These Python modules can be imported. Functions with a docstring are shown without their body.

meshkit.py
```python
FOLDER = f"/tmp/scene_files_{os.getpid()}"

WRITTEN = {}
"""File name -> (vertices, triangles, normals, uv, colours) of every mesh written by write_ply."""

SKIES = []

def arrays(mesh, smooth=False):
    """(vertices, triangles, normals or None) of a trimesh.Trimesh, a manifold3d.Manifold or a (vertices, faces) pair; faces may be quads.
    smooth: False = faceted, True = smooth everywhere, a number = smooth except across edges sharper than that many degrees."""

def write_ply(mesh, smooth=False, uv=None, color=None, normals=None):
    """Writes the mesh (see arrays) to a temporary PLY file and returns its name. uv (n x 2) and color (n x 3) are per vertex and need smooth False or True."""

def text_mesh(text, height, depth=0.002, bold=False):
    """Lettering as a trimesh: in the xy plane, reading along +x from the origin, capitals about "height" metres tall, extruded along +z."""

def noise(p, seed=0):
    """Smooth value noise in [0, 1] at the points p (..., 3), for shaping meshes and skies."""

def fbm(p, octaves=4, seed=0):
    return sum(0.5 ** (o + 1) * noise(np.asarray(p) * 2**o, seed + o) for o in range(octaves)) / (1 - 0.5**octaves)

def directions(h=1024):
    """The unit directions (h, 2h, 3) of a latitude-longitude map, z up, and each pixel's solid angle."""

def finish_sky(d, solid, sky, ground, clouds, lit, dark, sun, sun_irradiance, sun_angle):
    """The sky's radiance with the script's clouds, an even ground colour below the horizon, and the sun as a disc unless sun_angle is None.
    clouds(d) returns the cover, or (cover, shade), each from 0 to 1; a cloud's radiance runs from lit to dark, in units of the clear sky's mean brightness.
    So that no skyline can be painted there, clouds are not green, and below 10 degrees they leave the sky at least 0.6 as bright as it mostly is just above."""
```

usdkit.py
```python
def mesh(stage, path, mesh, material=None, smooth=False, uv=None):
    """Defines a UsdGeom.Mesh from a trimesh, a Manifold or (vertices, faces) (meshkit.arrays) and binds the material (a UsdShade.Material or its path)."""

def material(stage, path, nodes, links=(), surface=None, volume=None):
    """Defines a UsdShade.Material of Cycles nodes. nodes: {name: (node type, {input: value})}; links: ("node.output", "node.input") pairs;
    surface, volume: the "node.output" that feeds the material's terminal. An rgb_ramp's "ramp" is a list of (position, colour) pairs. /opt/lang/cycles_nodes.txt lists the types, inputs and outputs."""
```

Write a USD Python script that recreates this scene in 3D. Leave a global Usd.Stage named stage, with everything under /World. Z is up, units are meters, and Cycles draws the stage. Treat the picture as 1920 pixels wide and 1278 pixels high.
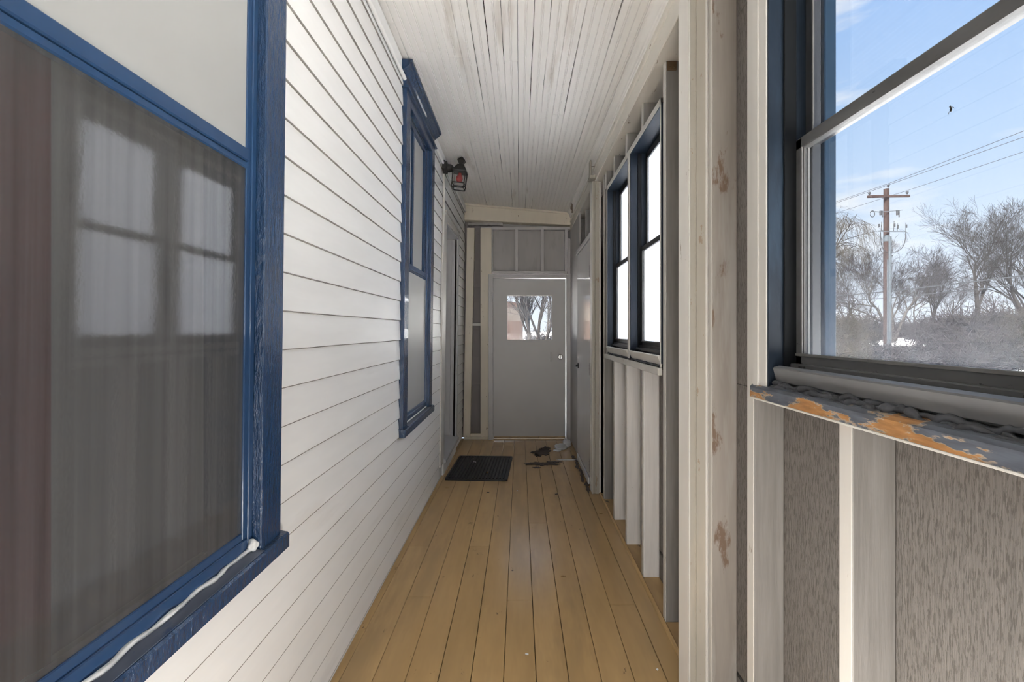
import math, random
import numpy as np
import trimesh
from shapely.geometry import Polygon
import usdkit
import meshkit
from pxr import Usd, UsdGeom, UsdLux, UsdShade, Gf

stage = Usd.Stage.CreateInMemory()
UsdGeom.SetStageUpAxis(stage, "Z")
UsdGeom.SetStageMetersPerUnit(stage, 1.0)
UsdGeom.Xform.Define(stage, "/World")
UsdGeom.Scope.Define(stage, "/World/Looks")
rng = random.Random(7)
nrg = np.random.default_rng(7)

# ------------------------------------------------------------------ camera, sky, sun, exposure
cam = UsdGeom.Camera.Define(stage, "/World/camera")
cam.CreateHorizontalApertureAttr(36.0)
cam.CreateFocalLengthAttr(16.406)
cam.CreateHorizontalApertureOffsetAttr(-0.272)
cam.CreateVerticalApertureOffsetAttr(-0.3656)
cam.AddTranslateOp().Set((0, 0, 1.38))
cam.AddRotateXOp().Set(90)
cam.CreateExposureAttr(1.14)

sky = UsdLux.DomeLight.Define(stage, "/World/sky")
sky.CreateIntensityAttr(1.14)
SKY = usdkit.material(stage, "/World/Looks/sky_air", {
    "t": ("texture_coordinate", {}), "s": ("separate_xyz", {}),
    "r": ("rgb_ramp", {"ramp": [(0.0, (.42, .45, .49)), (.14, (.355, .41, .485)), (.30, (.265, .35, .48)), (.5, (.185, .285, .465)), (1, (.115, .20, .39))]}),
    "m": ("mapping", {"scale": (2.2, 2.2, 9.0), "location": (3.1, 1.7, 0.4)}),
    "n": ("noise_texture", {"scale": 1.6, "detail": 5.0, "roughness": .55}),
    "c": ("rgb_ramp", {"ramp": [(0, (0, 0, 0)), (.56, (0, 0, 0)), (.68, (.75, .75, .75)), (1, (.9, .9, .9))]}),
    "x": ("mix_color", {"b": (.47, .475, .49)}),
    "b": ("background_shader", {"strength": 1.0})},
    [("t.generated", "s.vector"), ("s.z", "r.fac"), ("t.generated", "m.vector"), ("m.vector", "n.vector"), ("n.fac", "c.fac"),
     ("c.color", "x.fac"), ("r.color", "x.a"), ("x.result", "b.color")], surface="b.background")
UsdShade.MaterialBindingAPI.Apply(sky.GetPrim()).Bind(SKY)

sun = UsdLux.DistantLight.Define(stage, "/World/sun")
sun.CreateIntensityAttr(5.6)
sun.CreateNormalizeAttr(True)
sun.CreateAngleAttr(1.5)
sun.CreateColorAttr((1.0, .95, .87))
sun.AddTransformOp().Set(Gf.Matrix4d().SetRotate(Gf.Rotation(Gf.Vec3d(0, 0, 1), Gf.Vec3d(-.46, -.50, .735))))

# added fill light: an unseen globe above the camera that brightens the porch
globe = UsdLux.SphereLight.Define(stage, "/World/fill_globe_light")
globe.CreateRadiusAttr(.10)
globe.CreateIntensityAttr(1.5)
globe.CreateColorAttr((1.0, .97, .93))
globe.AddTranslateOp().Set((.08, 0.95, 2.50))
# second added fill light, unseen near the floor, to brighten the low walls
globe2 = UsdLux.SphereLight.Define(stage, "/World/fill_floor_light")
globe2.CreateRadiusAttr(.10)
globe2.CreateIntensityAttr(38.0)
globe2.CreateColorAttr((1.0, .98, .95))
globe2.AddTranslateOp().Set((.22, .50, .46))

# ------------------------------------------------------------------ helpers: prims
_names = {}


def path_for(parent, name):
    base = "/World" if parent is None else str(parent.GetPath())
    k = (base, name)
    n = _names.get(k, 0)
    _names[k] = n + 1
    return f"{base}/{name}" if n == 0 else f"{base}/{name}_{n:03d}"


def tag(p, label=None, cat=None, group=None, kind=None):
    for k, v in (("label", label), ("category", cat), ("group", group), ("kind", kind)):
        if v:
            p.SetCustomDataByKey(k, v)
    return p


def thing(name, label, cat, group=None, kind=None, loc=(0, 0, 0), rz=0.0):
    x = UsdGeom.Xform.Define(stage, path_for(None, name))
    if any(loc):
        x.AddTranslateOp().Set(tuple(map(float, loc)))
    if rz:
        x.AddRotateZOp().Set(rz)
    return tag(x.GetPrim(), label, cat, group, kind)


def part(parent, name, mesh, mat, label=None, smooth=False, kind=None):
    p = usdkit.mesh(stage, path_for(parent, name), mesh, mat, smooth=smooth).GetPrim()
    return tag(p, label, None, None, kind)


def single(name, mesh, mat, label, cat, group=None, kind=None, smooth=False):
    return tag(usdkit.mesh(stage, path_for(None, name), mesh, mat, smooth=smooth).GetPrim(), label, cat, group, kind)


# ------------------------------------------------------------------ helpers: meshes
def _chamfer_faces():
    s = np.array([(a, b, c) for a in (-1, 1) for b in (-1, 1) for c in (-1, 1)], float)
    v = np.vstack([s * np.where(np.arange(3) == k, 1.0, .8) for k in range(3)])
    h = trimesh.convex.convex_hull(v)
    idx = [int(np.argmin(((v - q) ** 2).sum(1))) for q in h.vertices]
    return s, np.array(idx)[h.faces]


_S8, _CF = _chamfer_faces()


def box(x0, x1, y0, y1, z0, z1, c=.002):
    x0, x1 = min(x0, x1), max(x0, x1)
    y0, y1 = min(y0, y1), max(y0, y1)
    z0, z1 = min(z0, z1), max(z0, z1)
    half = np.array([x1 - x0, y1 - y0, z1 - z0]) / 2
    mid = np.array([x0 + x1, y0 + y1, z0 + z1]) / 2
    c = min(c, half.min() * .45)
    v = np.vstack([_S8 * (half - np.where(np.arange(3) == k, 0, c)) for k in range(3)]) + mid
    return trimesh.Trimesh(v, _CF, process=False)


def cat(*ms):
    return trimesh.util.concatenate([m for m in ms])


def loft(profile, ys, fn=None):
    """profile: (x, z) ring, counter-clockwise seen from -Y; swept along Y through stations ys; star-shaped from its first point."""
    pr, ys = np.asarray(profile, float), np.asarray(ys, float)
    n, k = len(pr), len(ys)
    v = np.zeros((k, n, 3))
    v[..., 0], v[..., 2], v[..., 1] = pr[None, :, 0], pr[None, :, 1], ys[:, None]
    f = []
    for j in range(k - 1):
        for i in range(n):
            a, b = j * n + i, j * n + (i + 1) % n
            f += [(a, a + n, b), (b, a + n, b + n)]
    for i in range(1, n - 1):
        f += [(0, i, i + 1), ((k - 1) * n, (k - 1) * n + i + 1, (k - 1) * n + i)]
    v = v.reshape(-1, 3)
    if fn is not None:
        v = fn(v)
    m = trimesh.Trimesh(v, np.array(f), process=False)
    if m.volume < 0:
        m.invert()
    return m


def extrude(poly, axis, a, b):
    """Extrude a 2-D polygon. axis 'y': poly in (x, z); 'x': poly in (y, z); 'z': poly in (x, y)."""
    m = trimesh.creation.extrude_polygon(poly if isinstance(poly, Polygon) else Polygon(poly), b - a, engine="earcut")
    v = np.array(m.vertices)
    u, w, h = v[:, 0], v[:, 1], v[:, 2] + a
    v = {"y": np.stack([u, h, w], 1), "x": np.stack([h, u, w], 1), "z": np.stack([u, w, h], 1)}[axis]
    m = trimesh.Trimesh(v, m.faces, process=False)
    if m.volume < 0:
        m.invert()
    return m


def tubes(P, R, sides=4):
    """A batch of tubes: P (n, k, 3) centre lines, R (n, k) radii, one mesh, closed ends."""
    P, R = np.asarray(P, float), np.asarray(R, float)
    n, k, _ = P.shape
    T = np.gradient(P, axis=1)
    T /= np.maximum(np.linalg.norm(T, axis=2, keepdims=True), 1e-9)
    main = T.mean(1)
    ref = np.where(np.abs(main[:, 2:3]) < .8, [[0, 0, 1.0]], [[1.0, 0, 0]])[:, None, :]
    U = np.cross(T, ref)
    U /= np.maximum(np.linalg.norm(U, axis=2, keepdims=True), 1e-9)
    V = np.cross(T, U)
    a = np.arange(sides) / sides * 2 * np.pi
    v = P[:, :, None] + R[:, :, None, None] * (U[:, :, None] * np.cos(a)[None, None, :, None] + V[:, :, None] * np.sin(a)[None, None, :, None])
    base = (np.arange(n) * k * sides)[:, None, None, None]
    j, i = np.arange(k - 1)[None, :, None], np.arange(sides)[None, None, :]
    A, B = base[..., 0] + j * sides + i, base[..., 0] + j * sides + (i + 1) % sides
    f = np.concatenate([np.stack([A, B, A + sides], -1).reshape(-1, 3), np.stack([B, B + sides, A + sides], -1).reshape(-1, 3)])
    caps = [[0, s + 1, s] for s in range(1, sides - 1)]
    caps += [[(k - 1) * sides, (k - 1) * sides + s, (k - 1) * sides + s + 1] for s in range(1, sides - 1)]
    f = np.concatenate([f, (base[:, :, 0, :].reshape(n, 1, 1) + np.array(caps)[None]).reshape(-1, 3)])
    m = trimesh.Trimesh(v.reshape(-1, 3), f, process=False)
    if m.volume < 0:
        m.invert()
    return m


def tube(pts, r, sides=8):
    pts = np.asarray(pts, float)
    return tubes(pts[None], np.broadcast_to(np.asarray(r, float), (1, len(pts))), sides)


def move(m, t=(0, 0, 0), rx=0, ry=0, rz=0):
    m = m.copy()
    for ang, ax in ((rx, (1, 0, 0)), (ry, (0, 1, 0)), (rz, (0, 0, 1))):
        if ang:
            m.apply_transform(trimesh.transformations.rotation_matrix(math.radians(ang), ax))
    m.apply_translation(t)
    return m


def cyl(r, h, axis="z", at=(0, 0, 0), n=20):
    m = trimesh.creation.cylinder(radius=r, height=h, sections=n)
    if axis == "x":
        m = move(m, ry=90)
    elif axis == "y":
        m = move(m, rx=90)
    return move(m, at)


def lathe(profile, n=24):
    m = trimesh.creation.revolve(np.asarray(profile, float), sections=n)
    if m.volume < 0:
        m.invert()
    return m


def lean(m):
    """The old house wall leans into the porch a little: about 12 mm per metre of height."""
    v = np.array(m.vertices)
    v[:, 0] += .012 * v[:, 2]
    return trimesh.Trimesh(v, m.faces, process=False)


def zc(x):
    """Height of the sloping porch ceiling."""
    return 2.985 - .0873 * (x + .68)


# ------------------------------------------------------------------ materials
def paint(name, color, rough=.5, var=.08, stretch=(1, 1, 1), ns=5.0, bump=.25, bs=40.0, chip=None, chip_at=.68, cs=14.0, cstretch=None, soft=.012, chip2=None, chip2_at=.72, c2s=5.0, dist=.002, spec=.5, metallic=0.0, coat=0.0):
    c = np.array(color, float)
    nodes = {"g": ("geometry", {}), "m": ("mapping", {"scale": stretch}),
             "n": ("noise_texture", {"scale": ns, "detail": 4.0, "roughness": .6}),
             "r": ("rgb_ramp", {"ramp": [(.28, tuple(np.clip(c * (1 - var), 0, 1))), (.72, tuple(np.clip(c * (1 + var), 0, 1)))]}),
             "p": ("principled_bsdf", {"roughness": rough, "specular_ior_level": spec, "metallic": metallic, "coat_weight": coat})}
    links = [("g.position", "m.vector"), ("m.vector", "n.vector"), ("n.fac", "r.fac")]
    out = "r.color"
    if chip is not None:
        nodes |= {"mc": ("mapping", {"scale": cstretch or stretch, "location": (.37, 1.9, 2.3)}),
                  "nc": ("noise_texture", {"scale": cs, "detail": 6.0, "roughness": .68}),
                  "rc": ("rgb_ramp", {"ramp": [(0, (0, 0, 0)), (chip_at, (0, 0, 0)), (chip_at + soft, (1, 1, 1)), (1, (1, 1, 1))]}),
                  "xc": ("mix_color", {"b": chip})}
        links += [("g.position", "mc.vector"), ("mc.vector", "nc.vector"), ("nc.fac", "rc.fac"), ("rc.color", "xc.fac"), (out, "xc.a")]
        out = "xc.result"
    if chip2 is not None:
        nodes |= {"md": ("mapping", {"scale": stretch, "location": (7.7, 3.1, .6)}),
                  "nd": ("noise_texture", {"scale": c2s, "detail": 5.0, "roughness": .62}),
                  "rd": ("rgb_ramp", {"ramp": [(0, (0, 0, 0)), (chip2_at, (0, 0, 0)), (chip2_at + .1, (1, 1, 1)), (1, (1, 1, 1))]}),
                  "xd": ("mix_color", {"b": chip2})}
        links += [("g.position", "md.vector"), ("md.vector", "nd.vector"), ("nd.fac", "rd.fac"), ("rd.color", "xd.fac"), (out, "xd.a")]
        out = "xd.result"
    links.append((out, "p.base_color"))
    if bump:
        nodes |= {"nb": ("noise_texture", {"scale": bs, "detail": 4.0, "roughness": .6}), "bp": ("bump", {"strength": bump, "distance": dist})}
        links += [("m.vector", "nb.vector"), ("nb.fac", "bp.height"), ("bp.normal", "p.normal")]
    return usdkit.material(stage, f"/World/Looks/{name}", nodes, links, surface="p.BSDF")


def plain(name, color, rough=.5, metallic=0.0, spec=.5):
    return usdkit.material(stage, f"/World/Looks/{name}", {"p": ("principled_bsdf", {"base_color": tuple(color), "roughness": rough, "metallic": metallic, "specular_ior_level": spec})}, surface="p.BSDF")


def fresnel(nodes, links, f0):
    """Reflectance of a thin sheet seen from either side, into mix.fac (Schlick's formula)."""
    nodes |= {"lw": ("layer_weight", {"blend": .5}), "pw": ("math", {"math_type": "power", "value2": 5.0}), "sc": ("math", {"math_type": "multiply_add", "value2": 1 - f0, "value3": f0})}
    links += [("lw.facing", "pw.value1"), ("pw.value", "sc.value1"), ("sc.value", "mix.fac")]


def pane_mat(name, haze_ramp, haze_color=(.82, .85, .90), tint=(.96, .97, .97), f0=.016, vary=(.55, 1.0), stretch=(1, 3, 1), ns=4.0):
    """Dirty window glass: clear transmission plus a milky film that gets thicker where haze_ramp over z (0..4 m) says, and Fresnel reflection."""
    nodes = {"g": ("geometry", {}), "s": ("separate_xyz", {}), "z": ("math", {"math_type": "divide", "value2": 4.0}),
             "r": ("rgb_ramp", {"ramp": haze_ramp}), "m": ("mapping", {"scale": stretch}), "n": ("noise_texture", {"scale": ns, "detail": 5.0, "roughness": .6}),
             "nr": ("rgb_ramp", {"ramp": [(.3, (vary[0],) * 3), (.7, (vary[1],) * 3)]}),
             "h": ("mix_color", {"blend_type": "multiply", "fac": 1.0}),
             "i": ("invert", {"fac": 1.0}), "tc": ("mix_color", {"blend_type": "multiply", "fac": 1.0, "b": tint}),
             "hc": ("mix_color", {"blend_type": "multiply", "fac": 1.0, "b": haze_color}),
             "hd": ("mix_color", {"blend_type": "multiply", "fac": 1.0, "b": (.35, .35, .35)}),
             "tr": ("transparent_bsdf", {}), "tl": ("translucent_bsdf", {}), "df": ("diffuse_bsdf", {}), "a0": ("add_closure", {}), "a1": ("add_closure", {}),
             "gl": ("glossy_bsdf", {"roughness": 0.0, "color": (1, 1, 1)}), "mix": ("mix_closure", {})}
    fresnel(nodes, links_f := [], f0)
    links = [("g.position", "s.vector"), ("s.z", "z.value1"), ("z.value", "r.fac"), ("g.position", "m.vector"), ("m.vector", "n.vector"), ("n.fac", "nr.fac"),
             ("r.color", "h.a"), ("nr.color", "h.b"), ("h.result", "i.color"), ("i.color", "tc.a"), ("tc.result", "tr.color"), ("h.result", "hc.a"), ("hc.result", "tl.color"),
             ("hc.result", "hd.a"), ("hd.result", "df.color"), ("tl.BSDF", "a0.closure1"), ("df.BSDF", "a0.closure2"),
             ("tr.BSDF", "a1.closure1"), ("a0.closure", "a1.closure2"), *links_f, ("a1.closure", "mix.closure1"), ("gl.BSDF", "mix.closure2")]
    return usdkit.material(stage, f"/World/Looks/{name}", nodes, links, surface="mix.closure")


M = {}
M["siding"] = paint("siding_paint", (.85, .845, .825), .42, .03, (1, .35, 2.5), 6, .22, 30, chip=(.36, .33, .29), chip_at=.745, cs=9, cstretch=(1, .8, 1.6), chip2=(.79, .78, .755), chip2_at=.60, c2s=2.5)
M["lap_shade"] = paint("clapboard_lap_shade", (.27, .255, .235), .8, .3, (1, 1.5, 1), 6, .2, 30)  # dark tone stands in for the shade under each clapboard lap
M["ceiling"] = paint("ceiling_paint", (.90, .875, .835), .5, .03, (3, .3, 1), 5, .25, 26, chip=(.22, .18, .15), chip_at=.755, cs=12, cstretch=(2.4, .35, 1), chip2=(.70, .65, .59), chip2_at=.60, c2s=2)
M["cream"] = paint("cream_paint", (.41, .378, .32), .5, .05, (2, 2, .3), 5, .25, 26, chip=(.33, .26, .19), chip_at=.635, cs=13, cstretch=(2.2, 2.2, .7), chip2=(.47, .42, .345), chip2_at=.58, c2s=3)
M["cream_end"] = paint("end_cream_paint", (.74, .67, .55), .5, .05, (2, 2, .3), 5, .25, 26, chip=(.33, .26, .19), chip_at=.66, cs=13, cstretch=(2.2, 2.2, .7))
M["white_trim"] = paint("white_trim_paint", (.60, .575, .53), .45, .04, (2, 2, .3), 5, .2, 26, chip=(.36, .31, .25), chip_at=.675, cs=15, cstretch=(2.4, 2.4, .5))
M["stud"] = paint("stud_paint", (.235, .22, .205), .6, .14, (9, 9, .55), 6, .35, 14, chip=(.24, .20, .17), chip_at=.735, cs=9, cstretch=(1.6, 1.6, 1.2), chip2=(.28, .265, .25), chip2_at=.50, c2s=1.6)
M["stud_white"] = paint("white_stud_paint", (.76, .73, .70), .55, .08, (8, 8, .5), 6, .3, 14, chip=(.26, .22, .18), chip_at=.70, cs=11, cstretch=(1.6, 1.6, 1.2))
M["post_white"] = paint("post_white_paint", (.84, .80, .745), .45, .04, (2, 2, .3), 5, .2, 26, chip=(.45, .39, .31), chip_at=.685, cs=15, cstretch=(2.4, 2.4, .5))
M["beam_cream"] = paint("beam_cream_paint", (.80, .755, .675), .5, .05, (2, .4, 2), 5, .25, 26, chip=(.36, .29, .22), chip_at=.65, cs=13, cstretch=(2.2, .7, 2.2))
M["stud_edge"] = M["white_trim"]
M["stud_stained"] = paint("stained_stud_paint", (.34, .305, .27), .6, .12, (5, 5, .5), 5, .3, 14, chip=(.20, .135, .095), chip_at=.56, cs=6, cstretch=(1.6, 1.6, .5), soft=.05, chip2=(.41, .385, .355), chip2_at=.50, c2s=2)
M["sheathing"] = paint("rough_sheathing", (.175, .16, .145), .75, .10, (1, 14, .8), 5, .6, 22, chip=(.105, .095, .083), chip_at=.50, cs=20, cstretch=(1, 10, 1.7), soft=.07, dist=.003)
M["end_gray"] = paint("end_wall_gray", (.45, .43, .415), .5, .06, (2, 2, .5), 4, .15, 20, chip=(.25, .23, .22), chip_at=.76, cs=8, chip2=(.41, .39, .37), chip2_at=.55)
M["end_rail"] = paint("end_wall_rail_gray", (.58, .56, .545), .5, .05, (2, 2, .5), 4, .12, 20, chip=(.2, .18, .17), chip_at=.74, cs=8)
M["end_dark"] = paint("end_wall_dark", (.25, .225, .222), .6, .1, (3, 3, .4), 4, .3, 18, chip=(.07, .06, .055), chip_at=.70, cs=7)
M["door_gray"] = paint("door_gray", (.56, .545, .53), .38, .03, (1, 1, 1), 3, .08, 60)
M["closet_gray"] = paint("closet_gray", (.68, .67, .66), .13, .03, (4, 4, .3), 3, .03, 12)
M["left_gray"] = paint("doorway_gray", (.52, .515, .515), .45, .05, (2, 2, .4), 4, .1, 20, chip=(.2, .19, .18), chip_at=.73, cs=8)
M["floor"] = [paint(f"floor_tan_{i}", c, .21, .10, (3, .5, 1), 4, .15, 22, chip=(.16, .105, .055), chip_at=.665, cs=9, cstretch=(1.5, .9, 1), soft=.05, chip2=(.46, .305, .14), chip2_at=.52, c2s=1.5)
              for i, c in enumerate([(.53, .345, .152), (.51, .333, .147), (.55, .362, .163)])]
M["floor_edge"] = paint("floor_edge_tan", (.46, .30, .135), .5, .15, (3, 1, 1), 5, .2, 22, chip=(.10, .07, .04), chip_at=.62, cs=7, soft=.08)
M["blue"] = paint("blue_gloss_paint", (.016, .046, .108), .15, .12, (3, 3, 1), 4, 1.0, 20, chip=(.02, .04, .09), chip_at=.70, cs=12, dist=.010, coat=.25)
M["blue_sash"] = paint("blue_sash_paint", (.022, .060, .138), .22, .08, (3, 3, 1), 4, .2, 18, coat=.2)
M["sill_gray"] = paint("dusty_blue_sill", (.10, .115, .15), .5, .2, (3, 1, 3), 5, .2, 20, chip=(.04, .075, .16), chip_at=.60, cs=8, soft=.1)
M["panel"] = paint("cream_panel", (.39, .39, .375), .45, .02, (1, 1, 1), 3, .06, 30, chip=(.4, .36, .3), chip_at=.78, cs=12)
M["navy"] = paint("navy_jamb_paint", (.012, .019, .030), .42, .25, (3, 3, .8), 4, .3, 16, chip=(.012, .016, .022), chip_at=.62, cs=6, soft=.1, chip2=(.022, .038, .06), chip2_at=.56, c2s=2, spec=.25)
M["navy_out"] = paint("outdoor_blue_trim", (.018, .038, .066), .5, .15, (3, 3, .5), 5, .2, 20, spec=.08)
M["stop"] = plain("black_stop", (.008, .009, .010), .6, spec=.12)
M["sash"] = paint("dark_sash", (.032, .033, .036), .35, .15, (1, 1, 1), 6, .1, 30)
M["sash_gray"] = paint("weathered_gray_sash", (.085, .085, .085), .5, .2, (3, 1, 3), 5, .2, 24, chip=(.02, .02, .02), chip_at=.70, cs=14)
M["track"] = paint("aluminium_track", (.15, .145, .138), .42, .12, (3, 3, .6), 6, .1, 30, chip=(.10, .10, .10), chip_at=.64, cs=10)
M["rail_face"] = paint("meeting_rail_face", (.055, .052, .048), .6, .15, (3, 1, 3), 6, .1, 30, spec=.1)
M["sill_board"] = paint("gray_sill_board", (.155, .155, .158), .5, .15, (2, .8, 2), 5, .2, 24, chip=(.04, .04, .04), chip_at=.72, cs=12)
M["foam"] = paint("gray_sealant", (.062, .064, .072), .6, .35, (1, 1, 1), 26, .5, 60)
M["caulk"] = paint("white_caulk", (.78, .77, .74), .5, .08, (1, 1, 1), 20, .3, 60)
M["dark"] = plain("dark_gap", (.02, .018, .016), .9)
M["exterior"] = paint("exterior_white", (.72, .71, .68), .6, .05, (1, .3, 2), 4, .1, 20)
M["black_metal"] = paint("black_iron", (.018, .017, .016), .48, .2, (1, 1, 1), 20, .3, 80)
M["steel"] = plain("dull_steel", (.42, .41, .40), .32, 1.0)
M["rust"] = paint("rusty_strap", (.13, .075, .035), .6, .3, (1, 1, 1), 30, .3, 60)
M["red"] = plain("red_bulb", (.50, .035, .03), .18)
M["rubber"] = paint("black_rubber", (.016, .0155, .015), .42, .3, (1, 1, 1), 20, .3, 60, chip=(.10, .085, .06), chip_at=.72, cs=30)
M["snow"] = paint("snow", (.86, .87, .90), .65, .04, (1, 1, 1), .4, .2, 3, dist=.05)
M["snow_bit"] = paint("melting_snow", (.74, .74, .75), .35, .08, (1, 1, 1), 20, .3, 50)
M["leaf"] = paint("dead_leaf", (.075, .05, .03), .6, .35, (1, 1, 1), 30, .4, 80)
M["leaf_tan"] = paint("dry_leaf", (.34, .20, .06), .6, .3, (1, 1, 1), 30, .3, 80)
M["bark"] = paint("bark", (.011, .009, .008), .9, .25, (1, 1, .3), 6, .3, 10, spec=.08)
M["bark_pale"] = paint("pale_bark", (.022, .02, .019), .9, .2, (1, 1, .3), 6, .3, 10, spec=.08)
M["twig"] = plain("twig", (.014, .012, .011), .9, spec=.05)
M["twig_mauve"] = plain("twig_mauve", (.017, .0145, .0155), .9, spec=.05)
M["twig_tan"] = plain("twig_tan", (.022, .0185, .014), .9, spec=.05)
M["pole_wood"] = paint("pole_wood", (.0165, .0105, .0095), .85, .25, (3, 3, .3), 4, .3, 12, spec=.08)
M["pole_gray"] = paint("pole_conduit", (.030, .035, .041), .5, .1, (2, 2, .3), 4, .1, 12, spec=.08)
M["wire"] = plain("wire", (.02, .021, .024), .8, spec=.05)
M["brick_wall"] = paint("building_brick", (.070, .044, .033), .8, .12, (1, 1, 1), 1.5, .2, 8, chip=(.088, .062, .050), chip_at=.56, cs=3, soft=.1, spec=.08)
M["cream_wall"] = paint("building_cream", (.098, .078, .063), .8, .04, (1, 1, 1), 1, .1, 8, spec=.08)
M["rail"] = paint("guard_rail", (.018, .018, .020), .7, .2, (1, 1, 1), 3, .1, 8, spec=.08)
M["roofing"] = plain("roofing", (.018, .017, .020), .9, spec=.05)
M["curtain"] = paint("red_curtain", (.24, .04, .03), .85, .2, (1, 14, .3), 4, .2, 14)
M["curtain_gray"] = paint("gray_curtain", (.40, .395, .385), .85, .05, (1, 12, .3), 4, .2, 14)
M["glass"] = pane_mat("window_glass", [(0, (.06,) * 3), (.33, (.040,) * 3), (.36, (.016,) * 3), (.42, (.005,) * 3), (.50, (.002,) * 3), (1, (.001,) * 3)])
M["glass_film"] = pane_mat("filmed_glass", [(0, (.94,) * 3), (.45, (.92,) * 3), (.50, (.88,) * 3), (1, (.86,) * 3)], haze_color=(.84, .86, .90), vary=(.88, 1.0), stretch=(1, 6, .6))
M["glass_door"] = pane_mat("door_glass", [(0, (.02,) * 3), (1, (.02,) * 3)], f0=.008)
M["lantern_glass"] = pane_mat("lantern_glass", [(0, (.08,) * 3), (1, (.08,) * 3)], haze_color=(.5, .5, .48))


def screen_mat():
    """Insect screen behind glass: a dark weave that lets some light through, vertical streaks, and the glass's reflection."""
    nodes = {"g": ("geometry", {}), "m": ("mapping", {"scale": (1, 55, .7)}), "n": ("noise_texture", {"scale": 1.0, "detail": 4.0, "roughness": .65}),
             "r": ("rgb_ramp", {"ramp": [(.3, (.034, .0335, .0325)), (.7, (.058, .057, .055))]}),
             "tr": ("transparent_bsdf", {"color": (.56, .56, .56)}), "df": ("diffuse_bsdf", {}), "a": ("add_closure", {}),
             "gl": ("glossy_bsdf", {"roughness": 0.025, "color": (.85, .85, .85)}), "mix": ("mix_closure", {}),
             "n2": ("noise_texture", {"scale": 120.0, "detail": 3.0}), "bp": ("bump", {"strength": .035, "distance": .002})}
    fresnel(nodes, links_f := [], .035)
    links = [("g.position", "m.vector"), ("m.vector", "n.vector"), ("n.fac", "r.fac"), ("r.color", "df.color"), ("tr.BSDF", "a.closure1"), ("df.BSDF", "a.closure2"),
             ("g.position", "n2.vector"), ("n2.fac", "bp.height"), ("bp.normal", "gl.normal"), *links_f, ("a.closure", "mix.closure1"), ("gl.BSDF", "mix.closure2")]
    return usdkit.material(stage, "/World/Looks/window_screen", nodes, links, surface="mix.closure")


M["screen"] = screen_mat()


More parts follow.
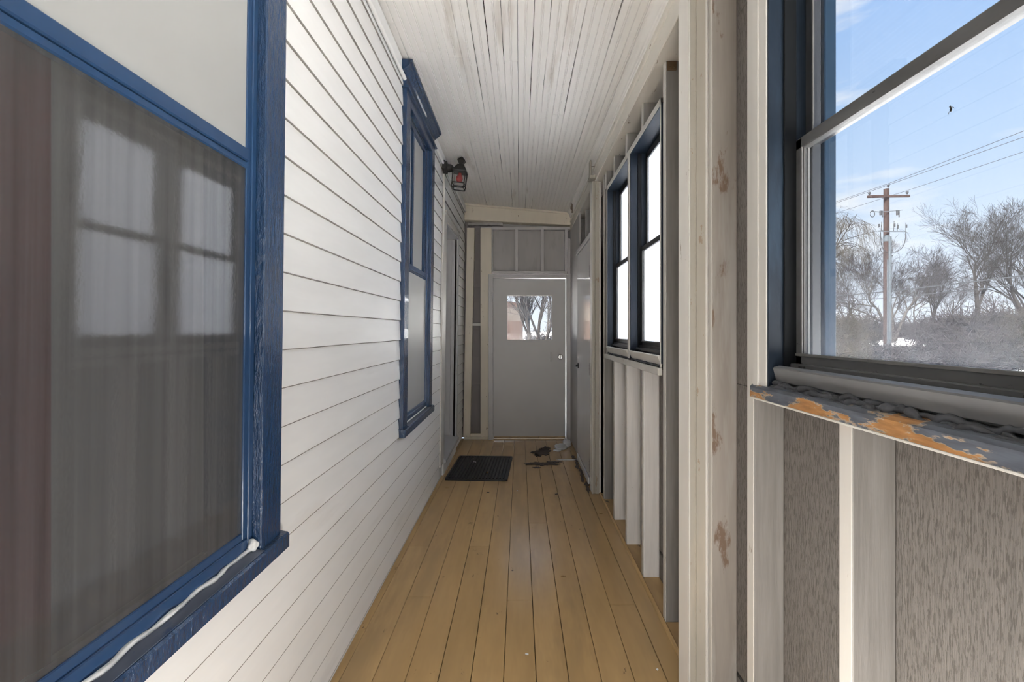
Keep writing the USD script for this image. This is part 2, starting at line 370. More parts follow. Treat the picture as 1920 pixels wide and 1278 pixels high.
def plate_mat():
    """Worn window-sill plate: slate paint, patches scraped to orange wood, flecks of white."""
    nodes = {"g": ("geometry", {}), "m": ("mapping", {"scale": (3, 4.2, 16)}), "n": ("noise_texture", {"scale": 1.7, "detail": 5.0, "roughness": .6}),
             "r": ("rgb_ramp", {"ramp": [(0, (.12, .135, .165)), (.49, (.12, .135, .165)), (.515, (.50, .40, .30)), (.53, (.47, .235, .085)), (.66, (.40, .18, .06)), (.69, (.62, .58, .52)), (1, (.62, .58, .52))]}),
             "m2": ("mapping", {"scale": (6, 3, 20)}), "n2": ("noise_texture", {"scale": 5.0, "detail": 5.0}), "r2": ("rgb_ramp", {"ramp": [(.35, (.6, .6, .6)), (.6, (.9, .9, .9))]}),
             "x": ("mix_color", {"blend_type": "multiply", "fac": 1.0, "use_clamp": False}),
             "bp": ("bump", {"strength": .4, "distance": .003}), "p": ("principled_bsdf", {"roughness": .55})}
    links = [("g.position", "m.vector"), ("m.vector", "n.vector"), ("n.fac", "r.fac"), ("g.position", "m2.vector"), ("m2.vector", "n2.vector"), ("n2.fac", "r2.fac"),
             ("r.color", "x.a"), ("r2.color", "x.b"), ("x.result", "p.base_color"), ("n.fac", "bp.height"), ("bp.normal", "p.normal")]
    return usdkit.material(stage, "/World/Looks/worn_plate", nodes, links, surface="p.BSDF")


M["plate"] = plate_mat()

Y0, Y1 = -2.2, 6.0          # the porch, from behind the camera to its far end

# ------------------------------------------------------------------ floor
floor = thing("floor", "tan painted wooden plank floor of the narrow porch", "floor", kind="structure")
part(floor, "subfloor", box(-.78, .80, Y0, 6.06, -.12, -.024, .001), M["dark"])
JOINTS = {-5: [2.99], -4: [2.42], -3: [1.2], -2: [2.98, 4.9], -1: [.7], 0: [2.39, 5.2], 1: [3.35], 2: [1.0, 4.1], 3: [.9], 4: [2.35, 4.6], 5: [1.5], -6: [3.3]}
for k in range(-6, 6):
    x0 = -.0643 + .1295 * k
    x1 = x0 + .1295
    x0, x1 = max(x0, -.765), min(x1, .672)
    ends = [Y0] + JOINTS.get(k, []) + [5.98]
    for a, b in zip(ends, ends[1:]):
        dz = rng.uniform(-.0008, .0004)
        g = rng.uniform(.0006, .0016)
        w, c = (x0 + g, x1 - g), .0016
        pr = [(w[0], -.024), (w[1], -.024), (w[1], -c + dz), (w[1] - c, dz), (w[0] + c, dz), (w[0], -c + dz)]
        part(floor, "plank", loft(pr, [a + .0009, b - .0009]), M["floor"][rng.randrange(3)])

# ------------------------------------------------------------------ ceiling
ceiling = thing("ceiling", "white beadboard porch ceiling with dark open joints", "ceiling", kind="structure")
slab = [(-.80, 3.03), (1.25, 2.86), (1.25, 2.96), (-.80, 3.14)]
part(ceiling, "roof_deck", extrude(slab, "y", Y0 - .4, 6.5), M["dark"])
BW = .0805
for k in range(18):
    x0 = -.735 + BW * k
    x1 = x0 + BW
    cuts = sorted(rng.uniform(Y0 + .3, 5.6) for _ in range(rng.choice((1, 2, 2))))
    if k in (3, 4):
        cuts = [1.98, 2.7, 3.9]
    if k in (6, 7):
        cuts = [2.75, 4.6]
    ends = [Y0] + cuts + [5.96]
    for a, b in zip(ends, ends[1:]):
        if b - a < .15:
            continue
        wide = rng.random() < .5
        gl, gr = rng.uniform(.0, .0006), rng.uniform(.0, .0003)
        dz = rng.uniform(-.0010, .0010)
        xl, xr, xm, c, t = x0 + gl, x1 - gr, (x0 + x1) / 2, .0026, .016
        pr = [(xr, t), (xl, t), (xl, c), (xl + c, 0), (xm - .0075, 0), (xm - .0045, .0028), (xm - .0015, 0), (xm + .0015, 0), (xm + .0045, .0028), (xm + .0075, 0), (xr - c, 0), (xr, c)]
        ys = np.linspace(a + .0006, b - .0006, max(2, int((b - a) / .14) + 1))

        def warp(v, dz=dz, s=rng.random() * 50, xr=xr, amt=.0042 if wide else .0012):
            v = v.copy()
            edge = v[:, 0] > xr - .003
            v[:, 0] -= edge * amt * np.clip(3.2 * meshkit.fbm(np.stack([v[:, 1] * 1.1 + s * 3, v[:, 1] * 0 + 5, v[:, 1] * 0], 1), 3) - 1.35, 0, 1)
            v[:, 2] += zc(v[:, 0]) + dz + .0016 * (meshkit.noise(np.stack([v[:, 1] * 1.4 + s, v[:, 0] * 3, v[:, 0] * 0], 1)) - .5)
            v[:, 0] += .0012 * (meshkit.noise(np.stack([v[:, 1] * 1.7, v[:, 0] * 0 + s, v[:, 0] * 0], 1)) - .5)
            return v
        part(ceiling, "plank", loft(pr, ys, warp), M["ceiling"])

# ------------------------------------------------------------------ left wall: clapboards
WIN_L = [(.445, 1.372), (2.808, 3.735)]
wall_left = thing("wall_left", "white clapboard house wall along the left of the porch", "wall", kind="structure")
part(wall_left, "wall_backing", lean(box(-.765, -.7445, Y0, 2.80, 0, .74, .001)), M["exterior"])
for a, b, z0, z1 in ((2.80, 4.45, 0, .74), (5.32, 6.03, 0, 2.98), (4.45, 5.32, 2.43, 2.98), (Y0, WIN_L[0][0] + .05, .74, 2.98), (WIN_L[0][1] - .05, WIN_L[1][0] + .05, .74, 2.98), (WIN_L[1][1] - .05, 4.45, .74, 2.98),
                     (WIN_L[0][0] + .05, WIN_L[0][1] - .05, 2.80, 2.98), (WIN_L[1][0] + .05, WIN_L[1][1] - .05, 2.80, 2.98)):
    part(wall_left, "wall_backing", lean(box(-.765, -.7445, a, b, z0, z1, .001)), M["exterior"])
EXP = .1172
for k in range(-11, 14):
    z0 = 1.324 + EXP * k
    zt = min(z0 + EXP + .018, 2.93)
    spans = [(Y0, 4.25), (5.36, 6.0)] if z0 > .02 else [(Y0, 4.45), (5.32, 6.0)]
    if z0 > 2.44:
        spans = [(Y0, 4.25 if z0 < 2.5 else 6.0)] + ([(5.36, 6.0)] if z0 < 2.5 else [])
    if z0 > .70 and z0 < 2.84:
        new = []
        for a, b in spans:
            cur = a
            for w0, w1 in WIN_L:
                if a < w0 and w1 < b:
                    new.append((cur, w0 - .004))
                    cur = w1 + .003
            new.append((cur, b))
        spans = new
    for a, b in spans:
        if b - a > 3:
            j = rng.uniform(a + .6, b - .6)
            pieces = [(a, j - .0004), (j + .0004, b)]
        else:
            pieces = [(a, b)]
        for a2, b2 in pieces:
            o = .0007 * rng.uniform(-1, 1)
            pr = [(-.7445, z0), (-.7338 + o, z0), (-.7325 + o, z0 + .0015), (-.7415, zt), (-.7445, zt)]
            ys = np.linspace(a2, b2, max(2, int((b2 - a2) / .22) + 1))

            def wob(v, s=k * 3.7):
                v = v.copy()
                low = (v[:, 2] < z0 + .01).astype(float)
                q = np.stack([v[:, 1] * 1.3 + s, v[:, 1] * 0, v[:, 1] * 0], 1)
                v[:, 2] += low * .004 * (meshkit.fbm(q, 3) - .5)
                v[:, 0] += low * .0016 * (meshkit.fbm(q + 9.1, 3) - .5)
                return v
            cb = part(wall_left, "clapboard", lean(loft(pr, ys, wob)), M["siding"])
            part(cb, "lap_shade_line", lean(loft([(-.7445, z0 - .0026), (-.7334 + o, z0 - .0026), (-.7334 + o, z0 + .0006), (-.7445, z0 + .0006)], ys, wob)), M["lap_shade"])  # shade line below the lap, put in as a dark strip
# frieze board and the thin round moulding under it
for a, b in ((Y0, 2.72), (3.72, 6.0)):
    part(wall_left, "frieze_board", lean(box(-.7445, -.722, a, b, 2.90, 2.972, .002)), M["siding"])
for a, b in ((Y0, 2.79), (3.75, 4.19), (4.31, 6.0)):
    ys = np.linspace(a, b, 12)
    part(wall_left, "round_moulding", lean(tube(np.stack([ys * 0 - .722, ys, ys * 0 + 2.886], 1), .0115, 10)), M["siding"], smooth=50)

# the house behind the wall, only its body
single("house_body", cat(box(-6.0, -.95, -4.5, 6.3, -.75, 5.6, .01), box(-.95, -.80, 6.02, 6.3, -.75, 3.2, .01)), M["exterior"], "white body of the house behind the clapboard wall", "house", kind="structure")


# ------------------------------------------------------------------ left windows
def left_window(n, y0, y1, rail, label, boarded):
    t = thing(f"window_{n}", label, "window", kind="structure")
    b, c = M["blue"], M["blue_sash"]
    i0, i1 = y0 + .105, y1 - .105
    for a, d in ((y0, i0), (i1, y1)):
        part(t, "casing", lean(box(-.7445, -.712, a, d, .775, 2.845, .003)), b)
    part(t, "head_casing", lean(box(-.7445, -.7125, i0, i1, 2.774, 2.845, .003)), b)
    part(t, "drip_cap", lean(loft([(-.7445, 2.838), (-.700, 2.838), (-.697, 2.842), (-.700, 2.853), (-.7445, 2.862)], [y0 - .012, y1 + .02])), b)
    part(t, "frieze", lean(box(-.7445, -.716, y0 - .004, y1 + .004, 2.86, 2.93, .002)), b)
    crown = [(-.7445, 2.915), (-.716, 2.915), (-.713, 2.922), (-.703, 2.927), (-.694, 2.936), (-.684, 2.943), (-.680, 2.953), (-.669, 2.957), (-.666, 2.962), (-.666, 2.974), (-.7445, 2.980)]
    part(t, "crown_moulding", lean(loft(crown, [y0 - .065, y1 + .03])), b)
    sill = [(-.775, .735), (-.700, .735), (-.6945, .739), (-.6945, .777), (-.699, .783), (-.735, .789), (-.775, .795)]
    s = part(t, "sill", lean(loft(sill, [y0 - .012, y1 + .016])), b)
    part(s, "sill_top", lean(loft([(-.740, .789), (-.7015, .7835), (-.7015, .7850), (-.740, .7910)], [i0 + .002, i1 - .002])), M["sill_gray"], "dusty slate-grey top of the sill")
    # storm frame with stepped profile
    for a, d, e in ((i1 - .036, i1, 1), (i0, i0 + .036, -1)):
        part(t, "stile", lean(cat(box(-.765, -.742, a, d, .79, 2.774, .002), box(-.765, -.7365, (a + .016) if e > 0 else a, d if e > 0 else (d - .016), .79, 2.774, .002))), c)
    part(t, "bottom_rail", lean(cat(box(-.765, -.742, i0 + .036, i1 - .036, .79, .846, .002), box(-.765, -.7365, i0 + .02, i1 - .02, .79, .826, .002))), c)
    part(t, "meeting_rail", lean(cat(box(-.765, -.738, i0 + .03, i1 - .03, rail - .006, rail + .028, .003), box(-.765, -.742, i0 + .03, i1 - .03, rail - .024, rail - .006, .003))), c)
    part(t, "jamb", lean(box(-.90, -.745, i1 - .002, i1 + .02, .78, 2.79, .001)), b)
    part(t, "jamb", lean(box(-.90, -.745, i0 - .02, i0 + .002, .78, 2.79, .001)), b)
    p0, p1 = i0 + .034, i1 - .034
    if not boarded:
        part(t, "upper_panel", lean(box(-.760, -.746, p0, p1, rail + .026, 2.776, .001)), M["panel"], "cream painted board filling the upper half")
        part(t, "screen_pane", lean(box(-.7475, -.7455, p0, p1, .84, rail - .02, .0003)), M["screen"], "dark insect screen behind glass")
        zz = np.linspace(.8, 1.86, 2)
        ys = np.linspace(p0, p1, 60)
        split = .80
        for nm, m, sel in (("curtain", M["curtain"], ys <= split + .02), ("curtain", M["curtain_gray"], ys >= split)):
            yy = ys[sel]
            xx = -.835 + (.005 if m is M["curtain"] else .0008) * np.sin(yy * 95) + (.012 if m is M["curtain"] else 0)
            prof = list(zip(yy, xx)) + list(zip(yy[::-1], xx[::-1] - .004))
            part(t, nm, extrude(Polygon([(q, r) for r, q in prof]), "z", .80, 1.92), m, "red-brown curtain behind the screen" if m is M["curtain"] else "grey curtain behind the screen")
        ya = np.linspace(i0 + .02, i1 - .012, 70)
        ra = .0042 + .0035 * meshkit.noise(np.stack([ya * 60, ya * 0, ya * 0], 1))
        bead = tube(np.stack([-.7335 + .003 * np.sin(ya * 41), ya, .793 + .002 * np.sin(ya * 67)], 1), ra, 7)
        glob = trimesh.creation.icosphere(3, .013)
        gv = np.array(glob.vertices)
        glob.vertices = gv * (1 + .7 * (meshkit.noise(gv * 110) - .5))[:, None] * [.9, 1.1, 1.3]
        glob.apply_translation((-.728, i1 - .012, .802))
        part(t, "caulk_bead", lean(cat(bead, glob)), M["caulk"], "lumpy white caulk along the sill", smooth=60)
    else:
        part(t, "lower_panel", lean(box(-.760, -.7455, p0, p1, .842, rail - .02, .001)), M["panel"], "cream painted board filling the lower half")
        ym = p0 + .20
        part(t, "upper_panel", lean(box(-.775, -.764, p0, p1, rail + .026, 2.776, .001)), M["panel"], "cream board behind the upper sash")
        part(t, "upper_mullion", lean(box(-.766, -.748, ym, ym + .03, rail + .02, 2.776, .002)), b)
        part(t, "upper_stile", lean(box(-.766, -.744, p1 - .07, p1 + .004, rail + .02, 2.776, .002)), b)
        part(t, "upper_rail", lean(box(-.766, -.746, p0, p1, 2.73, 2.776, .002)), b)
        part(t, "caulk_bead", lean(tube([(-.734, i0 + .01, .794), (-.7335, (i0 + i1) / 2, .793), (-.734, i1 - .01, .794)], .004, 6)), M["caulk"])
    return t


left_window(1, *WIN_L[0], 1.832, "large blue-framed window nearest the camera with dark screen below a cream panel", False)
left_window(2, *WIN_L[1], 1.790, "blue-framed boarded window with crown moulding farther along the clapboards", True)

# ------------------------------------------------------------------ left doorway
door2 = thing("door_2", "recessed grey doorway in the clapboard wall near the far end", "doorway", kind="structure")
g = M["left_gray"]
part(door2, "side_casing", lean(box(-.7445, -.722, 4.25, 4.45, .13, 2.47, .003)), M["white_trim"])
part(door2, "jamb", lean(box(-.90, -.722, 4.43, 4.452, .17, 2.43, .002)), g)
part(door2, "jamb", lean(box(-.90, -.735, 5.32, 5.345, .17, 2.43, .002)), g)
part(door2, "door_stop", lean(box(-.86, -.80, 5.300, 5.322, .19, 2.42, .002)), g)
part(door2, "side_casing", lean(box(-.7445, -.722, 5.325, 5.365, .13, 2.47, .003)), g)
part(door2, "head_jamb", lean(box(-.90, -.735, 4.43, 5.345, 2.415, 2.44, .002)), g)
part(door2, "head_casing", lean(cat(box(-.7445, -.722, 4.40, 5.365, 2.425, 2.50, .003), box(-.7445, -.712, 4.38, 5.38, 2.495, 2.515, .002))), M["white_trim"])
part(door2, "door_slab", lean(box(-.895, -.86, 4.452, 5.32, .20, 2.415, .002)), g)
part(door2, "sill", lean(loft([(-.90, .155), (-.700, .130), (-.698, .155), (-.705, .165), (-.90, .205)], [4.40, 5.36])), g, "sloped weathered grey door sill")
part(door2, "apron", lean(box(-.7445, -.728, 4.45, 5.32, .0, .14, .002)), M["siding"])

# thin conduit from the lantern down the wall
yc = np.linspace(0, 1, 14)
single("conduit_pipe", lean(tube(np.stack([-.724 + .003 * np.sin(yc * 7), 4.235 + .012 * np.sin(yc * 5), 2.83 - 1.40 * yc], 1), .010, 10)), M["white_trim"],
       "thin white painted conduit running down the clapboards below the lantern", "pipe", smooth=50)

# ------------------------------------------------------------------ right wall: studs, sheathing, plates
XS, XE, XO = .684, .776, .79
wall_right = thing("wall_right", "unfinished stud wall with rough sheathing on the window side", "wall", kind="structure")
UNITS = {3: [(-.09, .545), (.61, 1.262)], 4: [(2.256, 2.86), (2.93, 3.62)], 5: [(-1.95, -1.30), (-1.25, -.60)]}
SPAN = {n: (u[0][0] - .022, u[-1][1] + .022) for n, u in UNITS.items()}
ZB, ZT = 1.19, 2.50


def sheath(a, b, z0, z1):
    part(wall_right, "sheathing_panel", box(XE, XO, a, b, z0, z1, .001), M["sheathing"])


edges = sorted([Y0, 6.04] + [v for s in SPAN.values() for v in s])
seams = [Y0, -1.0, .22, 1.44, 2.66, 3.9, 5.1, 6.04]
for a, b in zip(seams, seams[1:]):
    sheath(a + .001, b - .001, .0, .148)
    sheath(a + .001, b - .001, .166, ZB)
    sheath(a + .001, b - .001, ZT, 2.95)
solid = [(Y0, SPAN[5][0]), (SPAN[5][1], SPAN[3][0]), (SPAN[3][1], SPAN[4][0]), (SPAN[4][1], 6.04)]
for a, b in solid:
    sheath(a, b, ZB + .001, ZT - .001)
part(wall_right, "gap_backing", box(XO - .004, XO + .006, Y0, 6.04, .14, .175, .0005), M["dark"])
for a, b, z0, z1 in [(Y0, 6.04, -.75, 1.20), (Y0, 6.04, 2.49, 3.0)] + [(p, q, 1.2, 2.49) for p, q in solid]:
    part(wall_right, "exterior_cladding", box(XO + .001, .812, a, b, z0, z1, .002), M["exterior"])


def stud(y, z0=0.012, z1=2.645, m=None):
    o = rng.uniform(-.0015, .0015)
    s = part(wall_right, "stud", box(XS + .0025 + o, XE - .001, y, y + .0385, z0, z1, .002), m or M["stud"])
    part(s, "painted_edge", box(XS + o, XS + .003 + o, y + .001, y + .0375, z0, z1, .001), M["white_trim"])


FULL = [1.368, 1.665, 2.19, 3.788, -.16, -.52, -2.0, -.56]
for y in FULL:
    stud(y, m=M["stud_stained"] if y == 1.665 else None)
for y in (.960, .552, .144, 2.588, 2.985, 3.373, -.75, -1.15, -1.55):
    stud(y, z1=(ZB - .001) if y < 2 else ZB - .026, m=M["stud_white"] if y > 2 else None)
for y in (.960, .552, .144, 2.588, 2.985, 3.373, 3.69, -.75, -1.15, -1.55):
    stud(y, z0=ZT + .004)
part(wall_right, "sole_plate", box(XS, XE, Y0, 3.94, -.01, .012, .002), M["floor_edge"], "tan painted plate between the stud feet")
part(wall_right, "edge_strip", loft([(.668, -.005), (XS, -.005), (XS, .016), (.680, .019), (.671, .012), (.668, .004)], np.linspace(Y0, 3.94, 20)), M["floor"][1], "tan quarter-round strip at the floor edge")
# base of closet wall beyond the far post
for y in (4.50, 4.88, 5.28):
    s = part(wall_right, "stud", box(.69, XE - .001, y, y + .0385, 2.25, 2.645, .002), M["end_gray"], "grey painted short stud above the closet door")

# ------------------------------------------------------------------ beam, posts
beam = thing("trim_1", "long cream beam along the ceiling above the right-hand studs", "beam", kind="structure")
part(beam, "beam_body", box(.643, .79, Y0, 6.03, 2.645, 2.90, .004), M["beam_cream"])
part(beam, "cove_moulding", loft([(.645, zc(.60)), (.598, zc(.598) - .001), (.599, zc(.6) - .010), (.606, 2.862), (.618, 2.850), (.626, 2.836), (.629, 2.822), (.634, 2.818), (.636, 2.806), (.645, 2.803)], [Y0, 5.96]), M["ceiling"])
part(beam, "face_moulding", loft([(.6435, 2.765), (.637, 2.763), (.634, 2.756), (.637, 2.749), (.6435, 2.747)], [Y0, 5.90]), M["beam_cream"])
ysb = np.linspace(Y0, 6.0, 40)
part(beam, "bottom_bead", tube(np.stack([ysb * 0 + .643, ysb, 2.652 + .001 * np.sin(ysb * 9)], 1), .007, 8), M["beam_cream"], smooth=50)


def post(n, y, label):
    t = thing(f"trim_{n}", label, "post", kind="structure")
    part(t, "post_core", box(.6125, .690, y + .012, y + .118, .0, 2.645, .003), M["post_white"])
    part(t, "face_strip", box(.612, .637, y, y + .0125, .0, 2.644, .0025), M["cream"])
    part(t, "face_strip", box(.6385, .672, y + .001, y + .0125, .0, 2.644, .0025), M["cream"])
    zq = np.linspace(0, 2.64, 3)
    part(t, "corner_bead", tube(np.stack([zq * 0 + .676, zq * 0 + y + .006, zq], 1), .0055, 8), M["white_trim"], smooth=50)
    part(t, "corner_bead", tube(np.stack([zq * 0 + .614, zq * 0 + y + .003, zq], 1), .004, 8), M["white_trim"], smooth=50)
    return t


post(2, 1.685, "cream porch post between the two right-hand windows")
post(3, 3.945, "cream porch post beside the grey closet door")
post(4, -.45, "cream porch post behind the camera")


# ------------------------------------------------------------------ right windows
def right_window(n, label, near, glass):
    t = thing(f"window_{n}", label, "window", kind="structure")
    u = UNITS[n]
    a, b = u[0][0], u[-1][1]
    nv, sh = M["navy"], M["sash"]
    # casing on the room side
    cw = .072 if near else .012
    cx = .668 if near else .676
    wt = M["white_trim"]
    for y0, y1 in ((b + .003, b + cw), (a - cw, a - .003)):
        part(t, "casing", box(cx, XS + .0, y0, y1, ZB + .012, ZT, .002), wt)
        if near:
            part(t, "casing_edge", box(cx - .003, XS, (y1 - .03) if y0 > a else y0, y1 if y0 > a else y0 + .03, ZB + .012, ZT, .002), wt)
    part(t, "head_casing", box(cx, XS, a - cw, b + cw, 2.465, ZT, .003), wt)
    part(t, "head_jamb", box(cx + .002, .775, a, b, 2.463, 2.485, .002), nv)
    for y0, y1 in ((b, b + .021), (a - .021, a)):
        part(t, "jamb", box(cx + .003, .800, y0, y1, ZB + .03, 2.47, .002), nv)
    for y0, y1 in [(q - .007, q) for p, q in u]:
        part(t, "parting_stop", box(.712 if near else .722, .745, y0, y1, 1.27, 2.463, .002), M["stop"])
    for (p, q), (r, s) in zip(u, u[1:]):
        part(t, "mullion", box(cx + .002, .80, q, r, ZB + .02, 2.47, .002), nv)
        part(t, "mullion_edge", box(cx - .002, cx + .004, q + .004 if near else q + .012, r - .004 if near else r - .012, ZB + .02, 2.47, .0015), wt)
    # outdoor trim
    for y0, y1 in ((b - .028, b + .10), (a - .10, a + .028)):
        part(t, "outdoor_casing", box(.806, .838, y0, y1, 1.20, 2.56, .003), M["navy_out"])
    part(t, "outdoor_head", box(.806, .840, a - .12, b + .12, 2.44, 2.56, .003), M["navy_out"])
    part(t, "outdoor_sill", box(.790, .868, a - .12, b + .12, 1.20, 1.245, .004), M["navy_out"])
    for p, q in u:
        # lower sash (room side) and upper sash (outside)
        x0, x1 = .744, .768
        st = .030
        frame = cat(box(x0, x1, p, q, 1.268, 1.318, .002), box(x0, x1, p, q, 1.862, 1.892, .002),
                    box(x0, x1, p, p + st, 1.268, 1.89, .002), box(x0, x1, q - st, q, 1.268, 1.89, .002))
        ls = part(t, "lower_sash", frame, M["sash_gray"] if near else sh)
        part(ls, "pane", box(.755, .757, p + st - .004, q - st + .004, 1.314, 1.866, .0003), glass)
        for yy in (p + st - .002, q - st - .004):
            for xx in (.744, .750, .761):
                part(ls, "track_line", box(xx - .002, xx + .002, yy, yy + .006, 1.316, 1.864, .0008), M["track"])
        part(ls, "lower_bead", box(.741, .747, p + .006, q - .006, 1.312, 1.3195, .001), M["track"])
        x0, x1 = .772, .796
        frame = cat(box(x0, x1, p, q, 1.872, 1.912, .002), box(x0, x1, p, q, 2.425, 2.465, .002),
                    box(x0, x1, p, p + st, 1.26, 2.465, .002), box(x0, x1, q - st, q, 1.26, 2.465, .002))
        us = part(t, "upper_sash", frame, sh)
        part(us, "pane", box(.783, .785, p + st - .004, q - st + .004, 1.905, 2.43, .0003), glass)
        part(us, "rail_face", box(.7685, .7725, p + .004, q - .004, 1.866, 1.888, .001), M["rail_face"], "pale grey edge of the meeting rail")
        for yy in (q - st - .006, p + st + .002):
            part(us, "track_line", box(.770, .774, yy, yy + .004, 1.90, 2.43, .0008), M["track"])
        # stepped track and sub-sill
        part(t, "sill_track", cat(box(.728, .745, p, q, 1.268, 1.292, .002), box(.712, .729, p, q, 1.262, 1.278, .002), box(.745, .80, p, q, 1.245, 1.27, .002)), M["sash_gray"] if near else sh)
        if near:
            for yy in (q - .06, p + .05):
                part(t, "latch", cat(box(.724, .731, yy - .012, yy + .012, 1.279, 1.288, .001), cyl(.004, .006, "x", (.723, yy, 1.284), 10)), M["black_metal"])
    if near:
        part(t, "sub_sill", box(.700, .775, a, b, 1.236, 1.262, .002), M["sash_gray"])
        part(t, "sill_board", move(box(-.011, .011, a + .002, b - .002, -.020, .020, .003), (.697, 0, 1.2645), ry=-14), M["sill_board"], "weathered grey board under the sash")
        part(t, "gap_backing", box(.698, .72, a, b, 1.195, 1.24, .001), M["dark"])
        ya = np.linspace(a + .01, b - .004, 230)
        rs = np.random.default_rng(3)
        for j, (off, zz) in enumerate(((0, 1.2305), (.004, 1.2375), (-.003, 1.2260))):
            q = np.stack([ya * 26, ya * 0 + j * 9, ya * 0], 1)
            rr = .0030 + .016 * np.clip(meshkit.fbm(q * 1.6, 3) - .30, 0, 1)
            px = np.stack([.686 + off + .014 * (meshkit.noise(q * 1.9 + 4) - .5), ya, zz + .014 * (meshkit.noise(q * 1.7 + 8) - .5)], 1)
            part(t, "sealant_rope", tube(px, rr, 8), M["foam"], "crumbling dark grey sealant rope under the sill", smooth=60)
        part(t, "sill_plate", loft([(.700, 1.190), (.6625, 1.190), (.6595, 1.193), (.6600, 1.2205), (.666, 1.2275), (.700, 1.232)], np.linspace(a - cw - .004, b + cw + .004, 20)), M["plate"], "worn sill plate with orange bare wood showing")
        part(t, "plate_edge", box(.6588, .664, a - cw - .004, b + cw + .004, 1.1875, 1.1925, .001), wt)
    else:
        part(t, "sill_plate", box(.662, XS, a - .02, b + .03, 1.165, 1.200, .003), wt, "white painted sill plate")
        part(t, "gap_backing", box(.690, .73, a, b, 1.19, 1.25, .001), M["dark"])
        for p, q in u:
            sb = part(t, "sill_board", move(box(-.006, .006, p + .004, q - .006, -.024, .024, .003), (.681, 0, 1.2365), ry=-20), wt, "chipped white board under the sash")
            ya = np.linspace(p + .01, q - .01, 60)
            rr = .004 + .004 * meshkit.noise(np.stack([ya * 50, ya * 0, ya * 0], 1))
            part(t, "sealant_rope", tube(np.stack([.682 + .003 * np.sin(ya * 60), ya, ya * 0 + 1.208], 1), rr, 6), M["foam"], smooth=60)
    return t


right_window(3, "large double-hung window nearest the camera looking onto the utility pole", True, M["glass"])
right_window(4, "pair of bright double-hung windows between the two cream posts", False, M["glass_film"])
right_window(5, "pair of double-hung windows behind the camera", False, M["glass"])

# ------------------------------------------------------------------ closet door on the right
door3 = thing("door_3", "glossy grey closet door on the right beside the far cream post", "door", kind="structure")
cg = M["closet_gray"]
part(door3, "door_slab", box(.622, .655, 4.095, 5.02, .075, 2.19, .003), cg)
part(door3, "jamb", box(.624, .70, 4.064, 4.090, .01, 2.22, .002), M["cream"])
part(door3, "jamb", box(.624, .70, 5.026, 5.06, .01, 2.22, .002), cg)
part(door3, "side_panel", box(.640, .665, 5.06, 5.885, .0, 2.645, .002), M["end_gray"])
part(door3, "head_trim", box(.614, .70, 4.066, 5.10, 2.20, 2.245, .003), cg)
part(door3, "door_bottom_strip", box(.606, .622, 4.14, 4.96, .018, .078, .004), M["snow_bit"], "ragged pale weather strip at the foot")
for z in (1.90, 1.04, .19):
    h = part(door3, "hinge", cat(box(.6175, .6225, 4.105, 4.155, z - .05, z + .05, .001), cyl(.006, .104, "z", (.617, 4.102, z), 10)), M["steel"])
    for dz in (-.03, 0, .03):
        part(h, "screw", cyl(.004, .003, "x", (.6172, 4.138, z + dz), 8), M["black_metal"])
part(door3, "latch", cat(cyl(.012, .03, "x", (.608, 4.935, 1.01), 14), box(.612, .623, 4.915, 4.955, .985, 1.035, .002)), M["black_metal"])

# ------------------------------------------------------------------ end wall and its door
wall_end = thing("wall_end", "grey and cream boarded wall at the far end of the porch", "wall", kind="structure")
eg, ed = M["end_gray"], M["end_dark"]
part(wall_end, "sheathing_panel", box(-.80, -.36, 6.04, 6.06, 0, 2.95, .001), ed)
part(wall_end, "sheathing_panel", box(.61, .82, 6.04, 6.06, 0, 2.95, .001), ed)
part(wall_end, "sheathing_panel", box(-.36, .61, 6.04, 6.06, 2.10, 2.95, .001), eg)
for z in (1.02, 1.74, 2.28):
    part(wall_end, "sheathing_board", box(-.66, -.49, 6.026, 6.041, z - .34, z + .02, .002), ed)
lp = extrude(Polygon([(-.717, .03), (-.632, .03), (-.575, 2.685), (-.670, 2.685)]), "y", 5.93, 6.02)
part(wall_end, "leaning_post", lp, M["cream_end"], "cream post leaning slightly")
part(wall_end, "post", box(-.500, -.360, 5.935, 6.0, .03, 2.685, .003), M["cream_end"])
part(wall_end, "block", box(-.612, -.498, 5.95, 6.03, 1.44, 1.475, .003), M["white_trim"])
part(wall_end, "base_board", box(-.705, -.395, 5.915, 5.96, .0, .030, .002), M["cream_end"])
part(wall_end, "base_board", box(-.63, -.50, 5.94, 5.98, .030, .068, .002), M["cream_end"])
part(wall_end, "top_rail", box(-.50, .655, 5.955, 6.03, 2.668, 2.706, .002), M["end_rail"])
part(wall_end, "bottom_rail", box(-.36, .60, 5.955, 6.03, 2.104, 2.140, .002), M["end_rail"])
for a, b in ((-.058, -.024), (.269, .307), (.576, .612), (-.362, -.345)):
    part(wall_end, "stile", box(a, b, 5.950, 6.03, 2.13, 2.670, .002), M["end_rail"])
part(wall_end, "side_strip", cat(box(.614, .655, 5.955, 6.03, 2.09, 2.555, .002), box(.64, .655, 5.955, 6.03, 2.555, 2.67, .002)), M["end_rail"])
part(wall_end, "side_strip", box(.646, .70, 5.88, 6.03, 0.0, 2.72, .002), eg)
gv = np.linspace(-.665, -.22, 24)
rough = [(x, 2.722 + .010 * meshkit.noise(np.array([[x * 30, 0, 0]]))[0]) for x in gv] + [(x, 2.768 - .012 * meshkit.noise(np.array([[x * 22, 5, 0]]))[0]) for x in gv[::-1]]
part(wall_end, "splintered_board", extrude(Polygon(rough), "y", 5.965, 6.03), eg, "splintered grey board end under the beam")
bt = thing("trim_5", "cream sloping beam across the far end above the door", "beam", kind="structure")
